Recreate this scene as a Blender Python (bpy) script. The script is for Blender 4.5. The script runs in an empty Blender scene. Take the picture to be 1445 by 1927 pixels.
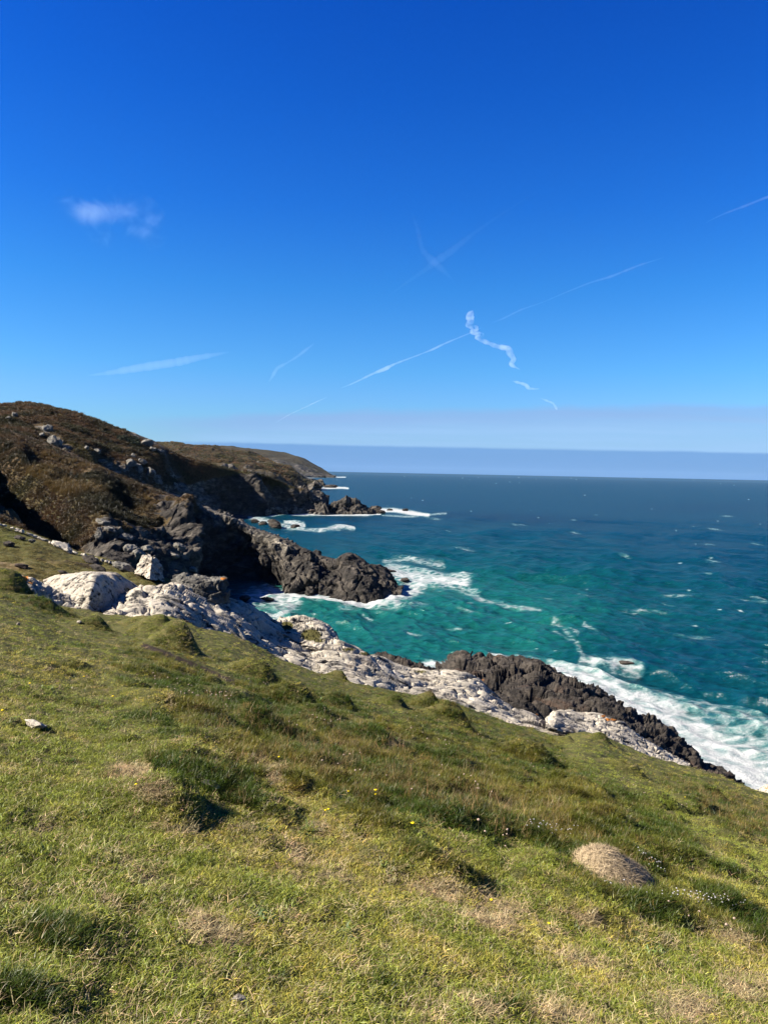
import bpy, math, random
import numpy as np
from mathutils import Vector
R = math.radians
rng = np.random.default_rng(7)
random.seed(7)
sc = bpy.context.scene
COL = sc.collection
f32 = np.float32

# ------------------------------------------------------------------ camera
H = 25.0                                   # eye above the sea (sea level is z = 0)
F = 1446.0                                 # focal length in photograph pixels
s_, a_ = 0.0199, (963.5 - 889.0) / F
n_ = math.sqrt(1 + s_ * s_ + a_ * a_)
rz, uz, fz = s_ / n_, 1 / n_, -a_ / n_
fy = math.sqrt(1 - fz * fz)
Fv = Vector((0, fy, fz))
# right vector: perpendicular to Fv with z component rz
ry = -rz * fz / fy
rx = math.sqrt(1 - ry * ry - rz * rz)
Rv = Vector((rx, ry, rz))
Uv = Rv.cross(Fv)
cam = bpy.data.cameras.new('camera')
cam.sensor_fit = 'VERTICAL'; cam.sensor_height = 36.0; cam.lens = 36.0 * F / 1927.0
cam.clip_start = 0.05; cam.clip_end = 300000
co = bpy.data.objects.new('camera', cam); COL.objects.link(co)
from mathutils import Matrix
co.matrix_world = Matrix(((Rv.x, Uv.x, -Fv.x, 0), (Rv.y, Uv.y, -Fv.y, 0), (Rv.z, Uv.z, -Fv.z, H), (0, 0, 0, 1)))
sc.camera = co
Rn, Un, Fn = np.array(Rv), np.array(Uv), np.array(Fv)

def at(px, py, d):
    """point seen at photograph pixel (px, py) whose distance along +Y is d"""
    px, py, d = np.asarray(px, float), np.asarray(py, float), np.asarray(d, float)
    v = Rn * ((px - 722.5) / F)[..., None] + Un * ((963.5 - py) / F)[..., None] + Fn
    v = v * (d / v[..., 1])[..., None]
    v[..., 2] += H
    return v

def proj(P):
    q = P - np.array([0, 0, H])
    w = np.maximum(q @ Fn, 1e-3)
    return 722.5 + F * (q @ Rn) / w, 963.5 - F * (q @ Un) / w

def on_sea(px, py):
    v = at(px, py, 1.0); dz = H - v[..., 2]
    return at(px, py, H / np.maximum(dz, 1e-4))

# ------------------------------------------------------------------ noise
PERM = rng.permutation(256).astype(np.int32); PERM = np.concatenate([PERM, PERM, PERM[:8]])
GR = rng.normal(size=(256, 3)); GR = (GR / np.linalg.norm(GR, axis=1)[:, None]).astype(f32)
JT = rng.random((256, 3)).astype(f32)

def perlin(P):
    P = np.asarray(P, f32); i = np.floor(P).astype(np.int32); f = P - i; i &= 255
    u = f * f * f * (f * (f * 6 - 15) + 10)
    x, y, z = i[:, 0], i[:, 1], i[:, 2]
    out = 0
    for dx in (0, 1):
        wx = u[:, 0] if dx else 1 - u[:, 0]
        hx = PERM[x + dx]
        for dy in (0, 1):
            wy = u[:, 1] if dy else 1 - u[:, 1]
            hy = PERM[hx + y + dy]
            for dz in (0, 1):
                wz = u[:, 2] if dz else 1 - u[:, 2]
                g = GR[PERM[hy + z + dz] & 255]
                out = out + wx * wy * wz * (g[:, 0] * (f[:, 0] - dx) + g[:, 1] * (f[:, 1] - dy) + g[:, 2] * (f[:, 2] - dz))
    return out * 1.5

def fbm(P, octv=4, gain=0.5, lac=2.03):
    P = np.asarray(P, f32); o = 0; a = 1.0
    for k in range(octv):
        o = o + a * perlin(P + 17.3 * k); P = P * lac; a *= gain
    return o

def ridged(P, octv=4, gain=0.5, lac=2.1):
    P = np.asarray(P, f32); o = 0; a = 1.0
    for k in range(octv):
        o = o + a * (1 - 2 * np.abs(perlin(P + 9.1 * k))); P = P * lac; a *= gain
    return o - o.mean()

def worley(P):
    P = np.asarray(P, f32); i = np.floor(P).astype(np.int32); f = P - i
    n = len(P); f1 = np.full(n, 9, f32); f2 = np.full(n, 9, f32); hid = np.zeros(n, np.int32)
    off = np.zeros((n, 3), f32)
    for dx in (-1, 0, 1):
        hx = PERM[(i[:, 0] + dx) & 255]
        for dy in (-1, 0, 1):
            hy = PERM[hx + ((i[:, 1] + dy) & 255)]
            for dz in (-1, 0, 1):
                h = PERM[hy + ((i[:, 2] + dz) & 255)] & 255
                d = JT[h] + np.array([dx, dy, dz], f32) - f
                q = np.sqrt((d * d).sum(1))
                m = q < f1
                f2 = np.where(m, f1, np.minimum(f2, q)); f1 = np.where(m, q, f1)
                hid = np.where(m, h, hid); off[m] = d[m]
    return f1, f2, hid, off

def sstep(a, b, x):
    t = np.clip((x - a) / (b - a), 0, 1); return t * t * (3 - 2 * t)

# ------------------------------------------------------------------ mesh helpers
def tag(o, label=None, cat=None, group=None, kind=None):
    if label: o['label'] = label
    if cat: o['category'] = cat
    if group: o['group'] = group
    if kind: o['kind'] = kind
    return o

def mesh_from(name, V, Q, mats, attrs=None, smooth=True, mi=None):
    V = np.ascontiguousarray(V, f32).reshape(-1, 3); Q = np.asarray(Q, np.int32); k = Q.shape[1]
    me = bpy.data.meshes.new(name)
    me.vertices.add(len(V)); me.vertices.foreach_set('co', V.ravel())
    me.loops.add(Q.size); me.loops.foreach_set('vertex_index', Q.ravel())
    me.polygons.add(len(Q)); me.polygons.foreach_set('loop_start', np.arange(0, Q.size, k, dtype=np.int32))
    me.update(calc_edges=True)
    me.polygons.foreach_set('use_smooth', np.full(len(Q), smooth))
    for m in (mats if isinstance(mats, (list, tuple)) else [mats]): me.materials.append(m)
    if mi is not None: me.polygons.foreach_set('material_index', np.asarray(mi, np.int32))
    for kx, a in (attrs or {}).items():
        a = np.asarray(a, f32)
        if a.ndim == 2:
            at_ = me.attributes.new(kx, 'FLOAT_VECTOR', 'POINT'); at_.data.foreach_set('vector', a.ravel())
        else:
            at_ = me.attributes.new(kx, 'FLOAT', 'POINT'); at_.data.foreach_set('value', a.ravel())
    me.update()
    return me

def obj(name, me, parent=None):
    o = bpy.data.objects.new(name, me); COL.objects.link(o)
    if parent: o.parent = parent
    return o

def gridq(nv, nu):
    i = np.arange(nv * nu).reshape(nv, nu)
    return np.stack([i[:-1, :-1], i[:-1, 1:], i[1:, 1:], i[1:, :-1]], -1).reshape(-1, 4)

def gnormals(V):
    du = np.gradient(V, axis=1); dv = np.gradient(V, axis=0)
    n = np.cross(du, dv); return n / np.maximum(np.linalg.norm(n, axis=2), 1e-9)[..., None]

def cr(A, n):
    """Catmull-Rom resample of A along axis 0 (index parameter) to n samples"""
    A = np.asarray(A, float); m = len(A)
    t = np.linspace(0, m - 1, n); i = np.clip(t.astype(int), 0, m - 2); f = (t - i).reshape((-1,) + (1,) * (A.ndim - 1))
    p0, p1, p2, p3 = A[np.maximum(i - 1, 0)], A[i], A[i + 1], A[np.minimum(i + 2, m - 1)]
    T = 0.35
    m1, m2 = T * (p2 - p0), T * (p3 - p1)
    f2, f3 = f * f, f * f * f
    return (2*f3 - 3*f2 + 1) * p1 + (f3 - 2*f2 + f) * m1 + (-2*f3 + 3*f2) * p2 + (f3 - f2) * m2

def loft(rows, nu, nv):
    """rows: list of equally long lists of (px, py, depth); planes stay planes because 1/depth is interpolated"""
    A = np.array(rows, float); A[..., 2] = 1 / A[..., 2]
    A = cr(A, nv); A = cr(A.transpose(1, 0, 2), nu).transpose(1, 0, 2)
    return at(A[..., 0], A[..., 1], 1 / A[..., 2])

def face_camera(V, N):
    """orient normals of a grid towards the side that looks at the camera / up"""
    s = np.sign(((np.array([0, 0, H + 8]) - V) * N).sum(-1).mean()) or 1
    return N * s, s

# ------------------------------------------------------------------ materials
def newmat(name):
    m = bpy.data.materials.new(name); m.use_nodes = True
    nt = m.node_tree; nt.nodes.clear()
    return m, nt

class NB:
    def __init__(s, nt): s.nt = nt
    def n(s, t, **k):
        x = s.nt.nodes.new(t)
        for a, b in k.items():
            if a == 'inp':
                for c, d in b.items():
                    if isinstance(d, bpy.types.NodeSocket): s.nt.links.new(d, x.inputs[c])
                    else: x.inputs[c].default_value = d
            else: setattr(x, a, b)
        return x
    def math(s, op, a, b=None, clamp=False):
        x = s.n('ShaderNodeMath', operation=op, use_clamp=clamp)
        for i, v in enumerate((a, b)):
            if v is None: continue
            if isinstance(v, bpy.types.NodeSocket): s.nt.links.new(v, x.inputs[i])
            else: x.inputs[i].default_value = v
        return x.outputs[0]
    def mix(s, f, a, b, mode='MIX'):
        x = s.n('ShaderNodeMix', data_type='RGBA', blend_type=mode)
        for i, v in ((0, f), (6, a), (7, b)):
            if isinstance(v, bpy.types.NodeSocket): s.nt.links.new(v, x.inputs[i])
            elif i == 0: x.inputs[0].default_value = v
            else: x.inputs[i].default_value = (*v, 1)
        return x.outputs[2]
    def noise(s, vec, scale, detail=4, rough=0.55, dist=0.0):
        x = s.n('ShaderNodeTexNoise', inp={'Scale': scale, 'Detail': detail, 'Roughness': rough, 'Distortion': dist})
        if vec is not None: s.nt.links.new(vec, x.inputs['Vector'])
        return x.outputs['Fac']
    def ramp(s, f, stops, interp='LINEAR'):
        x = s.n('ShaderNodeValToRGB'); x.color_ramp.interpolation = interp
        e = x.color_ramp.elements
        while len(e) < len(stops): e.new(0.5)
        for k, (p, c) in enumerate(stops):
            e[k].position = p; e[k].color = (*c, 1) if len(c) == 3 else c
        s.nt.links.new(f, x.inputs[0]); return x.outputs[0]
    def mr(s, v, a, b, c=0.0, d=1.0):
        x = s.n('ShaderNodeMapRange', interpolation_type='SMOOTHSTEP', inp={'Value': v, 'From Min': a, 'From Max': b, 'To Min': c, 'To Max': d})
        return x.outputs[0]
    def attr(s, name, inst=False):
        return s.n('ShaderNodeAttribute', attribute_name=name, attribute_type='INSTANCER' if inst else 'GEOMETRY')
    def pos(s, scale=(1, 1, 1), rot=(0, 0, 0)):
        g = s.n('ShaderNodeNewGeometry')
        m = s.n('ShaderNodeMapping', inp={'Scale': scale, 'Rotation': rot}); s.nt.links.new(g.outputs['Position'], m.inputs[0])
        return m.outputs[0]
    def bump(s, h, strength, dist):
        return s.n('ShaderNodeBump', inp={'Height': h, 'Strength': strength, 'Distance': dist}).outputs[0]
    def out(s, sh, vol=None):
        o = s.n('ShaderNodeOutputMaterial')
        if sh is not None: s.nt.links.new(sh, o.inputs[0])
        if vol is not None: s.nt.links.new(vol, o.inputs[1])
    def bsdf(s, col, rough=0.9, spec=0.2, normal=None, **k):
        x = s.n('ShaderNodeBsdfPrincipled')
        for nm, v in (('Base Color', col), ('Roughness', rough), ('Specular IOR Level', spec), ('Normal', normal)):
            if v is None: continue
            if isinstance(v, bpy.types.NodeSocket): s.nt.links.new(v, x.inputs[nm])
            else: x.inputs[nm].default_value = (*v, 1) if isinstance(v, tuple) else v
        for nm, v in k.items(): x.inputs[nm].default_value = v
        return x.outputs[0]

def rock_material(name, cols, scale=1.0, lichen=None, bumpd=0.05, strat=(0, 0, 0), patch=None):
    """cols: dark, mid, pale colours of the stone"""
    m, nt = newmat(name); b = NB(nt)
    p = b.pos(); ps = b.pos((0.7, 0.7, 3.2), strat)
    n1 = b.noise(p, 0.9 * scale, 5, 0.6); n2 = b.noise(ps, 2.6 * scale, 6, 0.65, 0.6); n3 = b.noise(p, 14 * scale, 4, 0.6)
    f = b.math('ADD', b.math('MULTIPLY', n1, 0.45), b.math('ADD', b.math('MULTIPLY', n2, 0.45), b.math('MULTIPLY', n3, 0.25)))
    c = b.ramp(f, [(0.40, cols[0]), (0.53, cols[1]), (0.66, cols[2])])
    if patch:
        c = b.mix(b.mr(b.noise(p, 0.5 * scale, 5, 0.6, 0.5), 0.55, 0.68), c, patch)
    if lichen:
        v = b.noise(p, 1.1 * scale, 6, 0.7, 0.3)
        c = b.mix(b.mr(v, 0.66, 0.71), c, lichen)
    mu = b.attr('moss').outputs['Fac']
    gm = b.math('ADD', mu, b.math('MULTIPLY', b.math('SUBTRACT', b.noise(p, 2.0 * scale, 6, 0.7), 0.5), 1.1))
    c = b.mix(b.mr(gm, 0.48, 0.6), c, (0.05, 0.044, 0.014))
    org = b.attr('orange').outputs['Fac']
    go = b.math('ADD', org, b.math('MULTIPLY', b.math('SUBTRACT', b.noise(p, 3.0 * scale, 6, 0.7), 0.5), 1.3))
    c = b.mix(b.mr(go, 0.5, 0.6), c, (0.25, 0.09, 0.015))
    h = b.math('ADD', b.math('MULTIPLY', n2, 1.0), b.math('MULTIPLY', b.noise(p, 9 * scale, 6, 0.65), 0.6))
    b.out(b.bsdf(c, 0.92, 0.15, b.bump(h, 0.8, bumpd)))
    return m

M = {}
m, nt = newmat('pale_lichen_rock'); b = NB(nt); M['white_rock'] = m
p = b.pos(); st = b.attr('strat').outputs['Vector']
def smap(sc3):
    mp = b.n('ShaderNodeMapping', inp={'Scale': sc3}); nt.links.new(st, mp.inputs[0]); return mp.outputs[0]
s1 = b.noise(smap((0.35, 1.5, 1.5)), 1.0, 7, 0.68, 0.4); s2 = b.noise(smap((1.3, 5.6, 5.6)), 1.0, 6, 0.7, 0.3); n3 = b.noise(p, 11, 5, 0.65)
f = b.math('ADD', b.math('MULTIPLY', s1, 0.42), b.math('ADD', b.math('MULTIPLY', s2, 0.48), b.math('MULTIPLY', n3, 0.15)))
c = b.ramp(f, [(0.435, (0.016, 0.015, 0.014)), (0.475, (0.09, 0.083, 0.072)), (0.515, (0.250, 0.222, 0.178)), (0.66, (0.36, 0.328, 0.272))])
c = b.mix(b.mr(b.noise(p, 0.9, 5, 0.65, 0.4), 0.60, 0.74, 0.0, 0.6), c, (0.12, 0.115, 0.10))
c = b.mix(b.mr(b.noise(p, 0.35, 4, 0.6), 0.5, 0.75, 0.0, 0.45), c, (0.30, 0.24, 0.185))
mu = b.attr('moss').outputs['Fac']
c = b.mix(b.mr(b.math('ADD', mu, b.math('MULTIPLY', b.math('SUBTRACT', n3, 0.5), 1.1)), 0.46, 0.6), c, (0.046, 0.042, 0.013))
org = b.attr('orange').outputs['Fac']
c = b.mix(b.mr(b.math('ADD', org, b.math('MULTIPLY', b.math('SUBTRACT', b.noise(p, 3.5, 6, 0.7), 0.5), 1.3)), 0.5, 0.6), c, (0.24, 0.09, 0.018))
b.out(b.bsdf(c, 0.93, 0.12, b.bump(b.math('ADD', s2, b.math('MULTIPLY', s1, 0.8)), 0.7, 0.12)))
M['dark_rock'] = rock_material('dark_sea_rock', ((0.008, 0.007, 0.0063), (0.022, 0.0188, 0.016), (0.050, 0.042, 0.034)), 0.5, None, 0.3, (0.5, -0.4, 0.6), (0.045, 0.030, 0.022))
M['grey_rock'] = rock_material('grey_cliff_rock', ((0.02, 0.019, 0.017), (0.062, 0.058, 0.05), (0.15, 0.14, 0.12)), 0.5, None, 0.12, (0.5, -0.4, 0.6))

def hill_material(name, far=1.0):
    m, nt = newmat(name); b = NB(nt)
    p = b.pos((1 / far,) * 3); ps = b.pos((0.8 / far, 0.8 / far, 0.25 / far))
    n1 = b.noise(p, 0.05, 5, 0.6, 0.4); n2 = b.noise(p, 0.4, 6, 0.7); n3 = b.noise(ps, 1.5, 4, 0.6)
    f = b.math('ADD', b.math('MULTIPLY', n1, 0.5), b.math('ADD', b.math('MULTIPLY', n2, 0.35), b.math('MULTIPLY', n3, 0.2)))
    veg = b.ramp(f, [(0.38, (0.016, 0.016, 0.007)), (0.50, (0.040, 0.025, 0.013)), (0.58, (0.058, 0.038, 0.018)), (0.68, (0.034, 0.032, 0.011))])
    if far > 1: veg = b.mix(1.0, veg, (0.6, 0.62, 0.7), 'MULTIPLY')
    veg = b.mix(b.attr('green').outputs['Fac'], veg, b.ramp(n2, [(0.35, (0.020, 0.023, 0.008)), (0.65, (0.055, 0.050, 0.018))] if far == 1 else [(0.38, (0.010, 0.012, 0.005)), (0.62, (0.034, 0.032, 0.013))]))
    q1 = b.noise(b.pos((1 / far, 1 / far, 1.8 / far), (0.5, -0.3, 0.5)), 0.35, 7, 0.68, 0.5)
    rock = b.ramp(q1, [(0.36, (0.009, 0.0085, 0.008)), (0.52, (0.026, 0.023, 0.02)), (0.68, (0.075, 0.064, 0.052))])
    pale = b.ramp(q1, [(0.40, (0.022, 0.020, 0.017)), (0.52, (0.10, 0.089, 0.072)), (0.64, (0.23, 0.205, 0.165))])
    rock = b.mix(b.attr('pale').outputs['Fac'], rock, pale)
    rk = b.math('ADD', b.attr('rock').outputs['Fac'], b.math('MULTIPLY', b.math('SUBTRACT', b.noise(p, 0.25, 6, 0.7), 0.5), 1.5))
    c = b.mix(b.mr(rk, 0.42, 0.58), veg, rock)
    h = b.math('ADD', b.math('MULTIPLY', n2, 0.8), b.math('ADD', q1, n3))
    b.out(b.bsdf(c, 0.95, 0.1, b.bump(h, 0.7, 0.6 * far)))
    return m
M['hill'] = hill_material('heather_hillside')
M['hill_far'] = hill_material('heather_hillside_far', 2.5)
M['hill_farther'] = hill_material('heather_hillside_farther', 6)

# ------------------------------------------------------------------ light and sky
EL, AZ = R(37), R(-9)                       # sun elevation; how far ahead of due left it stands
S = Vector((-math.cos(EL) * math.cos(AZ), math.cos(EL) * math.sin(AZ), math.sin(EL)))
sun = bpy.data.lights.new('sun', 'SUN'); sun.energy = 5.0; sun.angle = R(0.53); sun.color = (1.0, 0.92, 0.79)
so = bpy.data.objects.new('sun', sun); COL.objects.link(so)
so.rotation_euler = S.to_track_quat('Z', 'Y').to_euler(); so.location = (-30, 0, 60)
sc.view_settings.view_transform = 'Standard'; sc.view_settings.look = 'None'
EXPO = 2.0
sc.view_settings.exposure = EXPO; sc.view_settings.gamma = 1.0
w = bpy.data.worlds.new('World'); sc.world = w; w.use_nodes = True
nt = w.node_tree; nt.nodes.clear(); b = NB(nt)
sky = b.n('ShaderNodeTexSky', sky_type='NISHITA'); sky.sun_disc = False
sky.sun_elevation = EL; sky.sun_rotation = math.atan2(S.x, S.y) % (2 * math.pi)
sky.altitude = 0; sky.air_density = 1.0; sky.dust_density = 0.3; sky.ozone_density = 3.0
tc = b.n('ShaderNodeTexCoord'); sx = b.n('ShaderNodeSeparateXYZ'); nt.links.new(tc.outputs['Generated'], sx.inputs[0])
SKY_RAMP = [(0.00, (0.30, 0.48, 0.66)), (0.0956, (0.25, 0.475, 0.76)), (0.129, (0.20, 0.476, 0.76)), (0.228, (0.106, 0.417, 0.78)),
            (0.32, (0.056, 0.34, 0.815)), (0.43, (0.029, 0.277, 0.806)), (0.515, (0.02, 0.24, 0.79)), (1.0, (0.03, 0.25, 0.75))]
tint = b.ramp(sx.outputs[2], SKY_RAMP)
# bank of thin cloud lying over the sea: top edge rises towards the right
az = b.math('DIVIDE', sx.outputs[0], b.math('MAXIMUM', sx.outputs[1], 0.05))
el = b.math('DIVIDE', sx.outputs[2], b.math('MAXIMUM', sx.outputs[1], 0.05))
cv = b.n('ShaderNodeCombineXYZ', inp={'X': b.math('MULTIPLY', az, 3.0), 'Y': b.math('MULTIPLY', el, 90.0), 'Z': 0.3})
nb = b.noise(cv.outputs[0], 1.0, 6, 0.6)
cv2 = b.n('ShaderNodeCombineXYZ', inp={'X': b.math('MULTIPLY', az, 9.0), 'Y': b.math('MULTIPLY', el, 20.0), 'Z': 1.3})
nb2 = b.noise(cv2.outputs[0], 1.0, 6, 0.65)
edge = b.math('ADD', 0.0810, b.math('MULTIPLY', az, 0.046))
edge = b.math('SUBTRACT', edge, b.math('MULTIPLY', b.math('MULTIPLY', az, az), 0.02))
dd = b.math('SUBTRACT', b.math('ADD', edge, b.math('MULTIPLY', b.math('SUBTRACT', nb2, 0.5), 0.016)), el)
up = b.mr(dd, -0.004, 0.009)
fade = b.mr(az, -0.42, -0.16)
up = b.math('MULTIPLY', b.math('MULTIPLY', up, fade), b.mr(nb, 0.3, 0.62, 0.7, 1.0))
BANK = (0.073, 0.123, 0.213); BANKP = (0.088, 0.149, 0.236); BANKD = (0.041, 0.090, 0.182)
d2 = b.math('SUBTRACT', b.math('ADD', 0.0352, b.math('MULTIPLY', b.math('SUBTRACT', nb2, 0.5), 0.004)), el)
# the bank colours above are radiances; the sky itself runs through the strength
SKYSTR = 0.0555
bgn = b.n('ShaderNodeBackground')
scl = b.mix(1.0, sky.outputs[0], tint, 'MULTIPLY')
bank10 = b.mix(b.math('MULTIPLY', up, 0.9), scl, b.mix(b.math('MULTIPLY', b.mr(dd, 0.006, 0.036), b.mr(nb, 0.3, 0.65, 0.5, 1.0)), tuple(c / SKYSTR for c in BANK), tuple(c / SKYSTR for c in BANKP)))
bank10 = b.mix(b.math('MULTIPLY', b.math('MULTIPLY', b.mr(d2, -0.0015, 0.003), fade), 0.8), bank10, tuple(c / SKYSTR for c in BANKD))
nt.links.new(bank10, bgn.inputs[0]); bgn.inputs[1].default_value = SKYSTR
wo = b.n('ShaderNodeOutputWorld'); nt.links.new(bgn.outputs[0], wo.inputs[0])

# ------------------------------------------------------------------ sea
def gauss(px, py, cx, cy, sx_, sy_, ang=0.0):
    c, s = math.cos(ang), math.sin(ang); dx, dy = px - cx, py - cy
    u, v = dx * c + dy * s, -dx * s + dy * c
    return np.exp(-(u / sx_) ** 2 - (v / sy_) ** 2)

def segdist(px, py, pts):
    """distance in photograph pixels to a polyline and the parameter along it"""
    best = np.full(px.shape, 1e9); bt = np.zeros(px.shape)
    for k in range(len(pts) - 1):
        (x0, y0), (x1, y1) = pts[k][:2], pts[k + 1][:2]
        dx, dy = x1 - x0, y1 - y0; t = np.clip(((px - x0) * dx + (py - y0) * dy) / (dx * dx + dy * dy + 1e-9), 0, 1)
        d = np.hypot(px - x0 - t * dx, py - y0 - t * dy); m = d < best
        best = np.where(m, d, best); bt = np.where(m, k + t, bt)
    return best, bt

def make_sea():
    D = np.concatenate([np.linspace(0.62, 0.0101, 900), np.geomspace(0.0100, 0.00035, 60)])
    X = np.concatenate([np.linspace(-1.6, -0.32, 60), np.linspace(-0.318, 0.56, 760), np.linspace(0.565, 1.8, 60)])
    y = H / D
    V = np.zeros((len(D), len(X), 3)); V[..., 1] = y[:, None]; V[..., 0] = y[:, None] * X[None, :]
    P = V.reshape(-1, 3); px, py = proj(P)
    sp = np.repeat(np.abs(np.gradient(y)), len(X))         # row spacing, for dropping waves the grid cannot carry
    z = np.zeros(len(P)); ox = np.zeros(len(P)); oy = np.zeros(len(P)); r = np.random.default_rng(3)
    for k in range(70):
        lam = 1.6 * (34 / 1.6) ** (r.random() ** 1.3)
        th = R(212) + r.normal(0, 0.42)                    # travelling towards the shore
        kx, ky = 2 * math.pi / lam * math.cos(th), 2 * math.pi / lam * math.sin(th)
        amp = 0.0125 * lam ** 0.82 * (0.6 + 0.8 * r.random())
        ph = kx * P[:, 0] + ky * P[:, 1] + r.random() * 6.28
        wgt = np.clip(lam / (2.2 * sp) - 1, 0, 1)
        env = 1.0
        z += wgt * amp * np.sin(ph); c = wgt * amp * 0.8 * np.cos(ph)
        ox += c * math.cos(th); oy += c * math.sin(th)
    grp = 0.75 + 0.6 * perlin(P * np.array([0.012, 0.02, 0]) + 3)
    z *= grp
    # ---- foam density laid out on the water around the rocks
    fo = np.zeros(len(P))
    def line(pts, wd, st):
        nonlocal fo
        d, t = segdist(px, py, pts)
        wv = np.interp(t, range(len(pts)), [p[2] * wd if len(p) > 2 else wd for p in pts])
        fo = np.maximum(fo, st * np.exp(-(d / wv) ** 2))
    # surf along the near dark rocks, widening to the right
    line([(925, 1238, 12), (1000, 1252, 16), (1060, 1275, 24), (1110, 1290, 30), (1180, 1320, 42), (1260, 1360, 58), (1340, 1410, 66), (1450, 1470, 80)], 1, 0.92)
    line([(1120, 1268, 14), (1230, 1300, 22), (1330, 1335, 34), (1450, 1380, 50)], 1, 0.56)
    line([(1300, 1420), (1380, 1470), (1450, 1500)], 36, 1.0)
    line([(1275, 1400), (1300, 1425), (1380, 1480)], 20, 1.1)
    line([(1090, 1268), (1150, 1280)], 12, 0.7)
    line([(1100, 1243), (1140, 1247), (1200, 1256)], 13, 0.66)
    line([(1052, 1180), (1075, 1205), (1100, 1235)], 7, 0.5)
    line([(885, 1243), (925, 1243), (960, 1249)], 9, 1.0)
    line([(800, 1250), (835, 1252), (855, 1240)], 11, 0.95)
    # promontory
    line([(520, 1118), (560, 1120), (610, 1124), (680, 1132), (740, 1126), (775, 1112)], 10, 1.0)
    line([(740, 1125), (775, 1105), (790, 1090)], 22, 0.85)
    line([(735, 1075), (770, 1085), (830, 1092), (870, 1098)], 20, 0.85)
    line([(725, 1056), (770, 1052), (830, 1062)], 9, 0.55)
    line([(850, 1076), (890, 1078)], 4, 0.75)
    line([(640, 1140), (720, 1140), (800, 1138)], 14, 0.45)
    line([(470, 1128), (510, 1120), (545, 1135)], 26, 0.78)
    line([(500, 1160), (540, 1150)], 18, 0.68)
    line([(876, 1116), (910, 1128), (960, 1138), (1012, 1146)], 7, 0.54)
    line([(880, 1110), (900, 1120)], 7, 0.6)
    line([(1035, 1165), (1062, 1180), (1085, 1196)], 7, 0.52)
    line([(1095, 1175), (1130, 1190)], 5, 0.55)
    line([(1040, 1190), (1075, 1210), (1095, 1235)], 5, 0.45)
    line([(685, 1153), (708, 1166)], 3, 0.55); line([(768, 1194), (792, 1199)], 2.6, 0.6)
    # cove beyond
    line([(470, 974), (510, 983), (540, 990), (570, 996)], 6, 0.72)
    line([(535, 982), (572, 988)], 4, 0.8); line([(600, 999), (640, 993), (665, 995)], 3.4, .8); line([(570, 998), (640, 998)], 4, 0.6)
    line([(480, 970), (560, 968), (640, 969), (690, 969), (715, 967)], 2.6, 1.0)
    line([(700, 961), (740, 960), (780, 966), (805, 970)], 5, 1.1)
    line([(720, 970), (770, 972), (840, 967)], 3, 0.6)
    line([(560, 921), (600, 919), (650, 918)], 2.2, 1.05); line([(630, 917), (655, 919)], 2.2, 1.05)
    line([(575, 899), (615, 898), (650, 898)], 1.2, 1.0)
    rr = np.random.default_rng(11)
    for k in range(100):                                    # scattered white caps
        cx = rr.uniform(520, 1500); cy = 896 + 420 * rr.random() ** 1.7
        if cy > 1290 - 0.15 * (1445 - cx): continue
        L = (1.8 + (cy - 890) * 0.026) * rr.uniform(0.5, 1.5)
        m = (np.abs(px - cx) < 4 * L) & (np.abs(py - cy) < 20)
        v = rr.uniform(0.6, 0.98) * gauss(px[m], py[m], cx, cy, L * .75, 0.40 + L * 0.05, R(rr.uniform(-4, 16)))
        fo[m] = np.maximum(fo[m], v)
    for k in range(34):                                     # long thin foam streaks
        cx = rr.uniform(760, 1480); cy = 960 + 260 * rr.random()
        if cy > 1290 - 0.15 * (1445 - cx): continue
        L = rr.uniform(14, 46) * (cy - 850) / 250
        m = (np.abs(px - cx) < 3 * L) & (np.abs(py - cy) < 40)
        fo[m] = np.maximum(fo[m], 0.52 * gauss(px[m], py[m], cx, cy, L, 1.0 + L * 0.05, R(rr.uniform(2, 12))))
    # breakers stand up a little
    z += 0.9 * gauss(px, py, 632, 993, 34, 5) + 0.4 * gauss(px, py, 1150, 1246, 50, 10) + 0.35 * np.clip(fo - 0.6, 0, 1) * perlin(P * 0.5) * (P[:, 1] < 130)
    P[:, 0] += ox; P[:, 1] += oy; P[:, 2] = z
    # ---- water body: sandy shallows out to deeper blue, plus painted cloud shadow
    n = fbm(np.stack([P[:, 0] * 0.006, P[:, 1] * 0.004, 0 * P[:, 0]], 1), 4)
    depthy = (py - 887 - 0.02 * (px - 722)) / 1.0
    sh = 0.95 * sstep(40, 260, depthy) - 0.55 * sstep(800, 1500, px) + 0.12 * n
    sh += 0.45 * gauss(px, py, 640, 1170, 190, 60) + 0.2 * gauss(px, py, 900, 1150, 260, 90) - 0.25 * gauss(px, py, 1250, 1235, 160, 40)
    dk = 0.75 * gauss(px, py, 960, 975, 190, 10, R(2)) + 0.45 * gauss(px, py, 1330, 955, 150, 8) + 0.5 * gauss(px, py, 640, 980, 130, 12) + 0.4 * gauss(px, py, 800, 945, 120, 5)  # cloud shadow on the sea, painted as dark strips in the water colour
    return mesh_from('sea', P, gridq(len(D), len(X)), M['sea'], {'foam': fo, 'shallow': np.clip(sh, 0, 1.3), 'shade_or_thickness': dk})

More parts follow.
